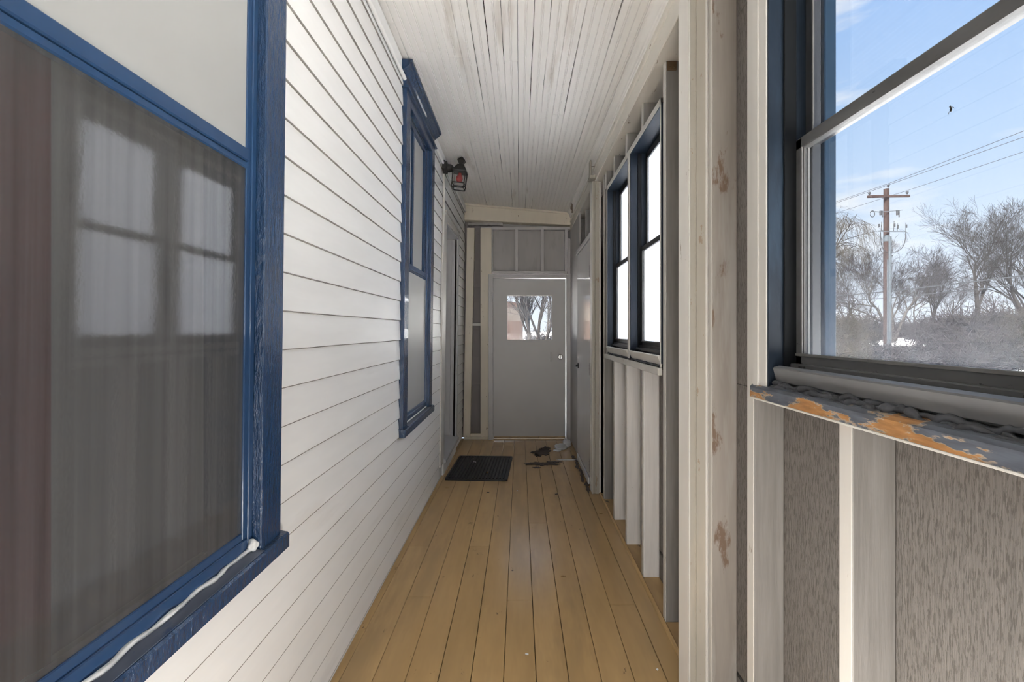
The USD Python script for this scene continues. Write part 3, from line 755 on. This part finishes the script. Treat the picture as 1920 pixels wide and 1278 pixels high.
part(bt, "beam_body", extrude(Polygon([(-.70, 2.779), (.66, 2.715), (.66, zc(.66) + .004), (-.70, zc(-.70) + .004)]), "y", 5.90, 6.03), M["cream_end"])
part(bt, "top_bead", extrude(Polygon([(-.70, zc(-.70) - .022), (.66, zc(.66) - .022), (.66, zc(.66) + .002), (-.70, zc(-.70) + .002)]), "y", 5.886, 5.902), M["cream_end"])

door1 = thing("door_1", "grey metal end door with a square window and dead bolt", "door", kind="structure")
fr = M["door_gray"]
part(door1, "frame_side", cat(box(-.394, -.336, 5.88, 6.05, 0, 2.09, .003), box(-.345, -.330, 5.93, 6.05, 0, 2.05, .002)), fr)
part(door1, "frame_side", box(.588, .644, 5.88, 6.05, 0, 2.09, .003), fr)
part(door1, "frame_head", box(-.336, .588, 5.88, 6.05, 2.043, 2.09, .003), fr)
op = Polygon([(-.332, .030), (.5765, .024), (.5775, 2.0335), (-.333, 2.041)], [[(-.1655, 1.255), (.415, 1.255), (.415, 1.829), (-.1655, 1.829)]])
slab1 = part(door1, "door_slab", extrude(op, "y", 5.905, 5.945), fr)
st = Polygon([(-.203, 1.221), (.449, 1.221), (.449, 1.863), (-.203, 1.863)], [[(-.1655, 1.255), (.415, 1.255), (.415, 1.829), (-.1655, 1.829)]])
part(slab1, "glazing_stop", extrude(st, "y", 5.896, 5.907), fr)
part(slab1, "glazing_bead", extrude(Polygon([(-.1665, 1.254), (.416, 1.254), (.416, 1.830), (-.1665, 1.830)], [[(-.157, 1.264), (.407, 1.264), (.407, 1.820), (-.157, 1.820)]]), "y", 5.912, 5.925), M["white_trim"])
part(slab1, "pane", box(-.166, .4155, 5.920, 5.923, 1.2545, 1.8295, .0003), M["glass_door"])
ha = np.linspace(0, math.pi, 11)
part(slab1, "pull_handle", cat(tube(np.stack([ha * 0 + .395, 5.905 - .032 * np.sin(ha) ** .5, 1.048 + .052 * np.cos(ha)], 1), .0065, 8), box(.385, .405, 5.900, 5.906, 1.085, 1.112, .002), box(.385, .405, 5.900, 5.906, .984, 1.011, .002)), fr, smooth=45)
db = part(slab1, "dead_bolt", cat(move(lathe([(0, 0), (.033, 0), (.033, .006), (.024, .014), (0, .014)], 24), (.513, 5.906, 1.046), rx=90)), M["steel"], smooth=35)
part(db, "thumb_turn", box(.5075, .5185, 5.872, 5.893, 1.029, 1.063, .002), M["steel"])
for z0, z1 in ((1.741, 1.863), (.938, 1.086), (.127, .262)):
    part(door1, "hinge", cat(cyl(.008, z1 - z0, "z", (-.338, 5.874, (z0 + z1) / 2), 10), box(-.366, -.338, 5.8765, 5.8815, z0, z1, .001)), fr)
part(door1, "threshold", box(-.336, .588, 5.90, 6.05, 0.0, .010, .002), M["floor_edge"])
part(door1, "door_sweep", box(-.325, .57, 5.898, 5.906, .022, .040, .001), M["floor_edge"], "worn tan strip across the door foot")

# wall behind the camera with an open doorway
wall_back = thing("wall_back", "cream end wall behind the camera with an open doorway", "wall", kind="structure")
for a, b, z0, z1 in ((-.80, -.45, 0, 3.02), (.50, .80, 0, 3.02), (-.45, .50, 2.08, 3.02)):
    part(wall_back, "wall_board", box(a, b, Y0 - .06, Y0, z0, z1, .003), M["cream"])

fill_pend = thing("fill_pendant_lamp", "added fill lamp, an unseen globe pendant above the camera", "lamp")  # fittings that carry the added overhead fill light
part(fill_pend, "rod", cyl(.010, .29, "z", (.08, 0.95, 2.745), 12), plain("fill_lamp_brass", (.35, .27, .12), .35, 1.0))
fill_stand = thing("fill_floor_lamp", "added fill lamp, an unseen globe on the floor below the camera", "lamp")  # fittings that carry the added fill light near the floor
part(fill_stand, "foot", cyl(.10, .03, "z", (.22, .50, .016), 24), M["black_metal"])
part(fill_stand, "stem", cyl(.012, .33, "z", (.22, .50, .195), 12), M["black_metal"])
part(fill_pend, "canopy", cyl(.06, .05, "z", (.08, 0.95, 2.895), 24), M["white_trim"])

# ------------------------------------------------------------------ wall lantern
def P4(s, z):
    return [(s, s, z), (-s, s, z), (-s, -s, z), (s, -s, z)]


lan = thing("wall_lantern", "black iron wall lantern with a red bulb hanging above the doorway", "lantern")
bm = M["black_metal"]
octa = [(.066 * math.cos(a), .066 * math.sin(a)) for a in (np.arange(8) + .5) * math.pi / 4]
bp = cat(extrude(Polygon(octa), "x", -.706, -.690), extrude(Polygon([(y * .85, z * .85) for y, z in octa]), "x", -.690, -.672))
part(lan, "back_plate", move(bp, (.012, 4.25, 2.862)), bm)
hubp = trimesh.creation.icosphere(2, .042)
part(lan, "arm", cat(move(trimesh.Trimesh(hubp.vertices * [1.1, .9, .9], hubp.faces), (-.645, 4.25, 2.858)), tube([(-.64, 4.25, 2.855), (-.615, 4.25, 2.850), (-.59, 4.25, 2.845), (-.568, 4.25, 2.842)], [.030, .024, .018, .018], 10)), bm, smooth=40)
C = np.array([-.548, 4.25, 2.775])


def T(m):
    return move(m, tuple(C), ry=7)


def frustum(s0, z0, s1, z1):
    return trimesh.convex.convex_hull(np.array(P4(s0, z0) + P4(s1, z1)))


part(lan, "roof", T(cat(frustum(.060, .040, .064, .052), frustum(.064, .052, .028, .112))), bm)
part(lan, "finial", T(cat(frustum(.014, .108, .016, .122), frustum(.016, .122, .036, .150), frustum(.036, .150, .004, .188))), bm)
for sx, sy in ((1, 1), (1, -1), (-1, 1), (-1, -1)):
    part(lan, "cage_bar", T(tube([(sx * .058, sy * .058, .045), (sx * .054, sy * .054, -.105)], .0045, 6)), bm)
for z, s in ((-.062, .0555), (-.104, .054)):
    ring = cat(*[tube([a, b], .0042, 6) for a, b in zip(P4(s, z), P4(s, z)[1:] + P4(s, z)[:1])])
    part(lan, "cage_ring", T(ring), bm)
for k in range(4):
    a0, a1 = P4(.0555, .042)[k], P4(.0555, .042)[(k + 1) % 4]
    b0, b1 = P4(.0525, -.060)[k], P4(.0525, -.060)[(k + 1) % 4]
    ctr = np.array([0, 0, -.01])
    q = np.array([a0, a1, b0, b1], float)
    q2 = q * [.965, .965, 1]
    part(lan, "glass_pane", T(trimesh.convex.convex_hull(np.vstack([q, q2]))), M["lantern_glass"])
bulb = lathe([(0, .040), (.014, .038), (.016, .024), (.026, .008), (.031, -.012), (.027, -.032), (.014, -.046), (0, -.050)], 24)
part(lan, "bulb", T(bulb), M["red"], "red glass bulb", smooth=True)

# ------------------------------------------------------------------ small things on the beam
tubp = np.array([(.598, 5.42, 2.872), (.600, 5.42, 2.80), (.596, 5.40, 2.775), (.588, 5.39, 2.79), (.590, 5.39, 2.815)])
single("wire_hook", cat(tube(tubp, .0035, 6), tube([(.612, 5.44, 2.87), (.611, 5.44, 2.75)], .005, 6)), M["rust"], "bent rusty wire hook hanging from the beam at the far end", "hook")
tk = thing("loose_trim_piece", "loose cream trim piece standing off the beam above the far post", "trim piece")
part(tk, "strip", box(.600, .612, 3.98, 4.05, 2.700, 2.835, .003), M["cream"])
part(tk, "nail", cyl(.003, .05, "x", (.625, 4.015, 2.79), 8), M["rust"])
part(tk, "cap", box(.594, .645, 3.96, 4.07, 2.672, 2.700, .003), M["cream"])
single("metal_strap", cat(box(.690, .735, 2.184, 2.192, 2.600, 2.640, .001), cyl(.006, .006, "y", (.705, 2.182, 2.62), 8), cyl(.006, .006, "y", (.725, 2.182, 2.612), 8)), M["rust"], "small rusty strap at the top of the stud by the near post", "bracket")

# ------------------------------------------------------------------ doormat
mat = thing("doormat", "black ribbed rubber doormat lying near the end door", "doormat", loc=(-.386, 4.69, 0), rz=-2.6)
rp = Polygon([(-.27, -.385), (.27, -.385), (.27, .385), (-.27, .385)]).buffer(.02)
part(mat, "mat_base", extrude(rp, "z", .0, .008), M["rubber"])
rim = rp.difference(rp.buffer(-.022))
part(mat, "rim", extrude(rim, "z", .008, .014), M["rubber"])
for k in range(17):
    x = -.252 + k * .0315
    part(mat, "rib", loft([(x - .009, .008), (x + .009, .008), (x + .0055, .0165), (x - .0055, .0165)], [-.36, .36]), M["rubber"])


# ------------------------------------------------------------------ dirt, leaves and snow on the floor
def blob(cx, cy, rx, ry, h, seed, lobes=9, n=40):
    r = random.Random(seed)
    ph = [r.uniform(0, 6.28) for _ in range(4)]
    pts = []
    for i in range(n):
        a = i / n * 2 * math.pi
        k = 1 + .22 * math.sin(2 * a + ph[0]) + .18 * math.sin(5 * a + ph[1]) + .16 * math.sin(lobes * a + ph[2])
        pts.append((cx + rx * k * math.cos(a), cy + ry * k * math.sin(a)))
    return extrude(Polygon(pts).buffer(0), "z", .0004, h)


def lump(cx, cy, rx, ry, rz, seed):
    m = trimesh.creation.icosphere(3, 1.0)
    v = np.array(m.vertices)
    v *= (1 + .6 * (meshkit.fbm(v * 1.7 + seed, 3) - .5))[:, None]
    v = v * [rx, ry, rz]
    v[:, 2] = np.maximum(v[:, 2] + rz * .35, .0006)
    return trimesh.Trimesh(v + [cx, cy, 0], m.faces, process=False)


single("leaf_litter", cat(blob(.245, 5.28, .085, .16, .004, 1), blob(.30, 5.45, .05, .08, .005, 2), blob(.19, 5.17, .03, .05, .004, 5)), M["leaf"], "dark patch of wet leaves on the floor before the end door", "leaf litter")
single("leaf_litter", cat(blob(.235, 4.83, .14, .07, .004, 3, 12), blob(.36, 4.90, .06, .03, .004, 4), blob(.17, 4.70, .03, .025, .003, 8)), M["leaf"], "ragged patch of wet leaves beside the doormat, nearer the camera", "leaf litter")
single("snow_clump", cat(lump(.485, 5.50, .075, .13, .030, 1), lump(.565, 5.62, .05, .09, .055, 2), lump(.43, 5.36, .045, .04, .012, 3)), M["snow_bit"], "clump of drifted snow in the corner by the end door", "snow", smooth=True)
single("dirt_line", cat(*[blob(.592 + .012 * math.sin(i * 2.1), 4.06 + i * .13, .016, .07, .003, 20 + i) for i in range(9)]), M["leaf"], "line of dark dirt along the foot of the closet door", "dirt")
single("snow_streak", lump(.50, 4.98, .11, .016, .006, 6), M["snow_bit"], "thin streak of snow on the floor by the closet door", "snow", smooth=True)
bits = [(.245, 2.62, .011, M["leaf_tan"], "yellow dry leaf scrap on the floor planks below the far windows"), (.66 - .05, 3.52, .010, M["leaf_tan"], "small dry leaf scrap at the foot of the far studs"), (-.02, 4.02, .006, M["snow_bit"], "tiny pale paint chip lying in front of the doormat"),
        (.31, 3.94, .012, M["leaf"], "dark leaf scrap on the floor before the far post"), (-.27, 3.98, .009, M["leaf"], "curled dark scrap at the near edge of the doormat"), (.03, 1.99, .006, M["snow_bit"], "pale chip on the planks nearest the camera, centre"),
        (.56, 1.90, .005, M["snow_bit"], "pale chip on the planks nearest the camera, by the near post"), (-.64, 4.10, .012, M["leaf_tan"], "tan leaf scrap against the clapboards by the doormat")]
for i, (x, y, r, m, l) in enumerate(bits):
    single("floor_scrap", blob(x, y, r, r * .8, .003, 40 + i, 5, 20), m, l, "scrap")
single("leaf_scrap", blob(-.47, 4.86, .012, .010, .0175, 60, 5, 20), M["snow_bit"], "pale leaf scrap lying on the doormat", "scrap")
single("leaf_scrap", blob(-.31, 4.50, .010, .012, .0175, 61, 5, 20), M["leaf_tan"], "tan leaf scrap lying on the doormat", "scrap")


fly = trimesh.creation.icosphere(2, 1.0)
single("dead_fly", cat(trimesh.Trimesh(fly.vertices * [.0016, .0018, .0042] + [.7530, .815, 1.766], fly.faces), trimesh.Trimesh(fly.vertices * [.0014, .0016, .0018] + [.7532, .8165, 1.7715], fly.faces),
       tube([(.7540, .815, 1.767), (.7528, .8115, 1.769), (.7538, .8095, 1.7655)], .0004, 5), tube([(.7540, .815, 1.765), (.7528, .8185, 1.763), (.7538, .8205, 1.760)], .0004, 5)), M["black_metal"], "small dead fly stuck on the pane of the near window", "insect")

# ------------------------------------------------------------------ outdoors: ground
def gz(x, y):
    d = np.clip((np.hypot(x, y) - 18) / 45, 0, 1)
    return -.72 + 1.25 * d * d * (3 - 2 * d)


gx = np.concatenate([np.linspace(-160, -20, 15), np.linspace(-16, 60, 39), np.linspace(66, 220, 15)])
gy = np.concatenate([np.linspace(-120, -20, 9), np.linspace(-16, 90, 54), np.linspace(100, 320, 15)])
X, Y = np.meshgrid(gx, gy, indexing="ij")
far = np.clip((np.hypot(X, Y) - 8) / 10, 0, 1)
Z = gz(X, Y) + far * .25 * (meshkit.fbm(np.stack([X * .12, Y * .12, X * 0], -1), 3) - .5)
nx, ny = X.shape
ii, jj = np.meshgrid(np.arange(nx - 1), np.arange(ny - 1), indexing="ij")
q = np.stack([ii * ny + jj, (ii + 1) * ny + jj, (ii + 1) * ny + jj + 1, ii * ny + jj + 1], -1).reshape(-1, 4)
single("ground", (np.stack([X, Y, Z], -1).reshape(-1, 3), q), M["snow"], "snow-covered ground outside the porch", "ground", kind="structure", smooth=True)
single("foundation", box(-.85, .80, Y0 - .06, 6.06, -.75, -.121, .002), M["exterior"], "pale skirting under the porch floor", "foundation", kind="structure")


# ------------------------------------------------------------------ outdoors: bare trees
def grow(seed, base, height, spread, levels=(7, 7, 6, 5), trunks=1, droop=0.0, trunk_r=.2, fork=.35, up=.25, lean_dirs=None):
    """Returns (limbs mesh, twigs mesh): limbs = trunk and main branches, twigs = the fine ones."""
    r = np.random.default_rng(seed)
    base = np.asarray(base, float)
    K = 6
    P = np.zeros((trunks, K, 3))
    R = np.zeros((trunks, K))
    for t in range(trunks):
        d = np.array([0, 0, 1.0])
        if lean_dirs is not None:
            d = np.array(lean_dirs[t], float)
        elif trunks > 1:
            a = t / trunks * 6.28 + r.uniform(0, 1)
            d = np.array([.35 * math.cos(a), .35 * math.sin(a), 1])
        d /= np.linalg.norm(d)
        s = np.linspace(0, 1, K)[:, None]
        P[t] = base + d * s * height * .72 + r.normal(0, .02 * height, (K, 3)) * s
        R[t] = trunk_r * (1 - .75 * s[:, 0])
    limb, twig = [(P, R)], []
    L = height * .5
    for lv, nchild in enumerate(levels):
        n = len(P)
        k = P.shape[1]
        tt = fork + (1 - fork) * r.random((n, nchild)) ** .85 if lv == 0 else .2 + .8 * r.random((n, nchild))
        fi = tt * (k - 1)
        i0 = np.minimum(fi.astype(int), k - 2)
        fr_ = (fi - i0)[..., None]
        rows = np.arange(n)[:, None]
        start = P[rows, i0] * (1 - fr_) + P[rows, i0 + 1] * fr_
        dirp = P[rows, i0 + 1] - P[rows, i0]
        dirp /= np.maximum(np.linalg.norm(dirp, axis=-1, keepdims=True), 1e-9)
        rad = (R[rows, i0] * (1 - fr_[..., 0]) + R[rows, i0 + 1] * fr_[..., 0]) * (.72 if lv < 2 else .55)
        rnd = r.normal(size=dirp.shape)
        rnd -= dirp * (rnd * dirp).sum(-1, keepdims=True)
        rnd /= np.maximum(np.linalg.norm(rnd, axis=-1, keepdims=True), 1e-9)
        ang = r.uniform(.45, 1.0, (n, nchild, 1))
        d = dirp * np.cos(ang) + rnd * np.sin(ang)
        grav = up if lv < 2 else up * .6 - droop
        d[..., 2] += grav
        d /= np.linalg.norm(d, axis=-1, keepdims=True)
        ln = L * r.uniform(.6, 1.1, (n, nchild, 1)) * (1.15 - .45 * tt[..., None])
        K2 = 5 if lv < 2 else (4 if lv < 3 else 3)
        s = np.linspace(0, 1, K2)
        bend = r.normal(0, .16, (n, nchild, 1, 3))
        bend[..., 2] += (.10 if not droop else (-.55 * droop if lv >= 1 else .1))
        Q = start[:, :, None] + d[:, :, None] * (ln[..., None] * s[None, None, :, None]) + bend * (ln[..., None] * (s ** 2)[None, None, :, None])
        Q[..., 0] = base[0] + (Q[..., 0] - base[0]) * (spread if lv == 0 else 1)
        Q[..., 1] = base[1] + (Q[..., 1] - base[1]) * (spread if lv == 0 else 1)
        P = Q.reshape(-1, K2, 3)
        R = (np.maximum(rad, .006)[..., None] * (1 - .8 * s)).reshape(-1, K2)
        R = np.maximum(R, .0065)
        (limb if lv < 2 else twig).append((P, R))
        L *= .52 if lv else .56
    return cat(*[tubes(p, q_, 6 if i == 0 else 4) for i, (p, q_) in enumerate(limb)]), cat(*[tubes(p, q_, 3) for p, q_ in twig])


def tree(name, label, px, d, height, seed, mat_l, mat_t, group=None, **kw):
    """px: tangent of the bearing (x / y); d: distance along y."""
    x, y = px * d, d
    limbs, twigs = grow(seed, (x, y, float(gz(x, y)) - .1), height, **kw)
    t = thing(name, label, "tree", group)
    part(t, "trunk_and_limbs", limbs, mat_l)
    part(t, "twigs", twigs, mat_t, kind="stuff")


def bush(label, px, d, h, w, seed, m, n=420, group=None, name="bare_bush"):
    x, y = px * d, d
    r = np.random.default_rng(seed)
    b0 = np.array([x, y, float(gz(x, y)) - .05])
    K = 5
    s = np.linspace(0, 1, K)
    a = r.uniform(0, 6.28, n)
    out = r.random(n) ** .6 * w
    start = b0 + np.stack([np.cos(a) * out * .75, np.sin(a) * out * .5, r.uniform(0, .35, n) * h], 1)
    d_ = np.stack([np.cos(a) * .5 + r.normal(0, .45, n), np.sin(a) * .5 + r.normal(0, .45, n), r.uniform(.25, 1.2, n)], 1)
    d_ /= np.linalg.norm(d_, axis=1, keepdims=True)
    ln = h * r.uniform(.35, .8, n)
    bend = r.normal(0, .25, (n, 1, 3)) + [0, 0, -.15]
    Q = start[:, None] + d_[:, None] * (ln[:, None] * s)[..., None] + bend * (ln[:, None] * s ** 2)[..., None]
    stems = tubes(Q, np.broadcast_to(.030 * (1 - .7 * s), (n, K)), 3)
    # side shoots
    m_ = n * 7
    src = r.integers(0, n, m_)
    k = r.integers(1, K, m_)
    st_ = Q[src, k]
    dd = r.normal(0, 1, (m_, 3)) + [0, 0, .4]
    dd /= np.linalg.norm(dd, axis=1, keepdims=True)
    ll = h * r.uniform(.12, .3, m_)
    Q2 = st_[:, None] + dd[:, None] * (ll[:, None] * np.array([0, .5, 1]))[..., None]
    shoots = tubes(Q2, np.broadcast_to(np.array([.020, .015, .011]), (m_, 3)), 3)
    t = thing(name, label, "bush", group)
    part(t, "stems", stems, m)
    part(t, "twigs", shoots, m, kind="stuff")


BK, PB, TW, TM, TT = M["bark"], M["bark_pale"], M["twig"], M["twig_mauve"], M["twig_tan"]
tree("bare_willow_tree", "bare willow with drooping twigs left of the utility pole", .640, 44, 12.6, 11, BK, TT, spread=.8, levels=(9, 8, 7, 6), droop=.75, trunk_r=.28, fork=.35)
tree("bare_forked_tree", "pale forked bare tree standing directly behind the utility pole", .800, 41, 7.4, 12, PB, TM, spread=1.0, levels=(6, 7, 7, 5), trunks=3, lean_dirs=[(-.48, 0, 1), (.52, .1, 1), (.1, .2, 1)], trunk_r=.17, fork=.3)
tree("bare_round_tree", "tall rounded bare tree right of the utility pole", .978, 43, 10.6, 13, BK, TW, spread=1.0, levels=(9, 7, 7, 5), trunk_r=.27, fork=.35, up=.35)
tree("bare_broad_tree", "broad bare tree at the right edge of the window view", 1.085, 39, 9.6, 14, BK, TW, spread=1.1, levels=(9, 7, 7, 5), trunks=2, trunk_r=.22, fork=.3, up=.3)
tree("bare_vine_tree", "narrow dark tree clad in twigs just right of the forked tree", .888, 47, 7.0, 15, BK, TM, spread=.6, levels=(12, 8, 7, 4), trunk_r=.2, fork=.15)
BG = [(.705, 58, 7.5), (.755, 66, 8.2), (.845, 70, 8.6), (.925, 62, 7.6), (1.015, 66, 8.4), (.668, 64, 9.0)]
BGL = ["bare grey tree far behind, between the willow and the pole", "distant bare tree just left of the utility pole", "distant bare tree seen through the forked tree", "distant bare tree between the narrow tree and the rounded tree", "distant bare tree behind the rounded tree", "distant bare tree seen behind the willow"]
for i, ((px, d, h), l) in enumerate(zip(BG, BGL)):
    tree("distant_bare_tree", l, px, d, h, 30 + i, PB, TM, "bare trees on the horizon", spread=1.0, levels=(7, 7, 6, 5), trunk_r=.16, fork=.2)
BU = [(.66, 23.5, 1.55, 1.7, TT, "low tan brush nearest the window, left of the pole"), (.735, 24.5, 1.35, 1.7, TM, "low grey brush just left of the pole base"), (.86, 24.0, 1.35, 1.9, TM, "low mauve brush just right of the pole base"), (.945, 23.0, 1.7, 2.0, TM, "mauve brush in front of the rounded tree"), (1.04, 22.5, 1.8, 2.0, TW, "dark brush near the right edge of the view"), (1.12, 22.0, 1.7, 1.8, TT, "tan brush at the far right, nearest the window"),
      (.655, 36, 3.0, 2.6, TT, "tangled tan thicket under the willow"), (.712, 38, 2.6, 2.2, TM, "grey thicket left of the utility pole base"), (.925, 37, 2.6, 2.4, TM, "mauve thicket below the rounded tree"), (.995, 35, 3.0, 2.6, TM, "dense mauve thicket right of the rounded tree"),
      (1.065, 34, 2.8, 2.5, TT, "tan thicket at the right edge of the view"), (.865, 46, 1.8, 2.0, TM, "low grey thicket behind the guard rail"), (.765, 46, 1.8, 2.0, TM, "low thicket beside the forked trunk")]
for i, (px, d, h, w, m, l) in enumerate(BU):
    bush(l, px, d, h, w, 60 + i, m, 700 if h > 2.4 else 420 if d > 30 else 520)
HB = ["far hedge bush beside the blue outdoor casing, leftmost in the window view", "far hedge bush under the drooping willow", "far hedge bush midway between the willow and the utility pole", "far hedge bush directly behind the utility pole",
      "far hedge bush just right of the pale forked trunk", "far hedge bush under the narrow twig-clad tree", "far hedge bush under the tall rounded tree", "far hedge bush between the rounded and the broad tree", "far hedge bush at the right edge of the window view"]
for i in range(9):
    bush(HB[i], .615 + .058 * i, 54 + 2.0 * (i % 2), 1.9 + .5 * (i % 3 == 1), 3.0, 90 + i, (TT, TM, TW)[i % 3], 360, name="hedge_bush", group="bushes of the far hedge")
# through the end door
tree("bare_street_tree", "bare many-limbed tree seen through the end door window", .0275, 24, 6.6, 70, BK, TW, spread=1.0, levels=(7, 6, 5, 3), trunks=3, lean_dirs=[(-.10, 0, 1), (.12, .1, 1), (.42, .1, 1)], trunk_r=.13, fork=.3, up=.3)
tree("bare_street_tree", "dark bare trunk beside the round building through the door", .0195, 28, 6.0, 71, BK, TW, spread=.4, levels=(7, 5, 5, 3), trunk_r=.14, fork=.3)
tree("distant_bare_tree", "distant bare tree at the right of the door window", .06, 55, 7.5, 72, PB, TM, spread=1.0, levels=(7, 7, 6, 5), trunk_r=.16, fork=.2)
bush("low grey bush on the snow beyond the end door", .052, 45, 1.4, 2.4, 80, TM, 260)

# ------------------------------------------------------------------ outdoors: round brick building
bld = thing("round_building", "round brick building with a cream band seen through the end door", "building")
bx, by, br = -3.95, 37.0, 4.2
b0 = float(gz(bx, by)) - .3


def drum(r, z0, z1):
    m = trimesh.creation.cylinder(radius=r, height=z1 - z0, sections=64)
    return move(m, (bx, by, (z0 + z1) / 2))


part(bld, "brick_base", drum(br, b0, 2.08), M["brick_wall"], "pinkish brick lower wall")
part(bld, "cream_band", drum(br + .03, 2.08, 3.06), M["cream_wall"], "smooth cream band")
part(bld, "brick_top", drum(br, 3.06, 3.46), M["brick_wall"], "brick upper wall")
part(bld, "roof", move(lathe([(0, .55), (2.2, .35), (br - .4, .08), (br + .05, .02), (br + .05, 0), (0, 0)], 48), (bx, by, 3.46)), M["roofing"])
for k, ax in enumerate((-1.02, -1.32)):
    a = ax
    cx_, cy_ = bx + (br - .02) * math.cos(a), by + (br - .02) * math.sin(a)
    part(bld, "doorway", move(box(-.05, .06, -.32, .32, b0 + .2, 1.15, .01), (cx_, cy_, 0), rz=math.degrees(a)), M["roofing"])

# ------------------------------------------------------------------ outdoors: shed seen through the pair of windows
shed = thing("neighbour_shed", "white clapboard shed outside the pair of bright windows", "shed")
sx0, sx1, sy0, sy1 = 3.25, 8.0, 14.5, 18.5
part(shed, "wall", box(sx0, sx1, sy0, sy1, -.8, 2.5, .01), M["exterior"])
for k in range(13):
    part(shed, "clapboard", extrude(Polygon([(sy0 + .0, -.6 + k * .24), (sy0 - .035, -.6 + k * .24), (sy0 - .008, -.37 + k * .24), (sy0, -.37 + k * .24)]), "x", sx0 - .02, sx1 + .02), M["exterior"])
part(shed, "roof", extrude(Polygon([(sx0 - .3, 2.45), (sx1 + .3, 2.45), ((sx0 + sx1) / 2, 4.0)]), "y", sy0 - .35, sy1 + .35), M["snow"], "snow covered gable roof")

# ------------------------------------------------------------------ outdoors: guard rail
gr = thing("guard_rail", "dark low guard rail running across the snow behind the pole", "guard rail")
for k in range(9):
    x = 17.5 + k * 2.4
    part(gr, "rail_post", box(x - .06, x + .06, 29.0, 29.12, -.75, .40, .01), M["rail"])
part(gr, "rail", box(16.8, 37.5, 28.90, 29.0, .18, .42, .03), M["rail"])

# ------------------------------------------------------------------ outdoors: utility pole and lines
PX, PY = 20.9, 26.6
pole = thing("utility_pole", "tall wooden utility pole with crossarm seen through the near window", "utility pole", loc=(PX, PY, 0))
pb = float(gz(PX, PY)) - .4
part(pole, "shaft", lathe([(0, pb), (.165, pb), (.15, 4.0), (.135, 9.45), (0, 9.45)], 14), M["pole_wood"], smooth=40)
part(pole, "riser_conduit", cat(cyl(.085, 6.7 - pb, "z", (.085, -.13, (6.7 + pb) / 2), 12), cyl(.05, 5.4 - pb, "z", (-.04, -.16, (5.4 + pb) / 2), 10), cyl(.155, .34, "z", (0, 0, 6.62), 14)), M["pole_gray"], "grey riser conduit on the lower half", smooth=40)
part(pole, "crossarm", move(box(-1.2, 1.2, -.06, .06, -.065, .065, .02), (0, -.16, 8.98), ry=-1.0), M["pole_wood"])
ins = [(-1.08, 9.05), (1.05, 9.10), (-.02, 9.48)]
for x, z in ins:
    i_ = part(pole, "insulator", move(lathe([(0, 0), (.03, 0), (.03, .06), (.075, .07), (.06, .10), (.075, .12), (.05, .16), (0, .17)], 12), (x, -.16, z)), M["wire"], smooth=40)
part(pole, "cutout_arm", tube([(-1.05, -.2, 8.12), (-.5, -.2, 8.08), (0, -.2, 8.12), (.75, -.2, 8.20)], .022, 6), M["pole_gray"])
for x in (-.52, .42):
    c_ = part(pole, "cutout", cat(cyl(.055, .24, "z", (x, -.24, 8.02), 10), cyl(.03, .36, "z", (x + .06, -.3, 7.95), 8)), M["wire"])
tc = np.linspace(0, 2 * math.pi, 13)
part(pole, "wire_loop", tube(np.stack([-.95 + .13 * np.cos(tc), tc * 0 - .2, 7.98 + .18 * np.sin(tc)], 1), .022, 6), M["wire"])
part(pole, "lower_arm", tube([(-.62, -.2, 7.0), (0, -.22, 6.98), (.95, -.2, 6.98)], .022, 6), M["pole_gray"])
for x, h in ((-.46, .55), (.25, .60), (.92, .50), (.45, .45)):
    part(pole, "arrester", cat(tube([(x, -.2, 6.98), (x + .03, -.2, 6.98 + h)], .014, 6), cyl(.045, .18, "z", (x + (-.14 if x < 0 else .02), -.24, 7.0 + h * .55), 8)), M["wire"])
sq = np.linspace(0, 1, 9)
for sgn, x in ((-1, -.50), (1, .92)):
    part(pole, "drop_cable", tube(np.stack([x + (-x + sgn * .05) * sq ** 2.2, sq * 0 - .22, 6.95 - 1.15 * np.sin(sq * math.pi / 2) ** .8], 1), .020, 6), M["wire"])
for z in (5.62, 5.9, 5.2):
    part(pole, "pole_step", tube([(.12, -.1, z), (.26, -.14, z)], .03, 6), M["wire"])


def line(label, dx, z, r, name="power_line", back=1.8, grp=None):
    s = np.linspace(-1, 1, 41)
    y = PY + s * 42
    x = PX + dx + (-s * 4.0)
    zz = z + (np.where(s < 0, -s * back, s * .3)) - .0 * s
    single(name, tube(np.stack([x, y - .16, zz], 1), r, 5), M["wire"], label, "wire", grp)


line("upper power line tied to the left end of the crossarm", -1.08, 9.25, .012, back=.05)
line("upper power line over the top of the pole", -.02, 9.70, .012, back=1.25)
line("lowest of the three power lines, tied to the crossarm's right end", 1.05, 9.31, .012, back=.35)
line("thick upper telephone cable low on the utility pole", .27, 3.62, .030, "telephone_cable", .9)
line("thinner lower telephone cable just beneath the thick one", .30, 3.25, .022, "telephone_cable", .9)
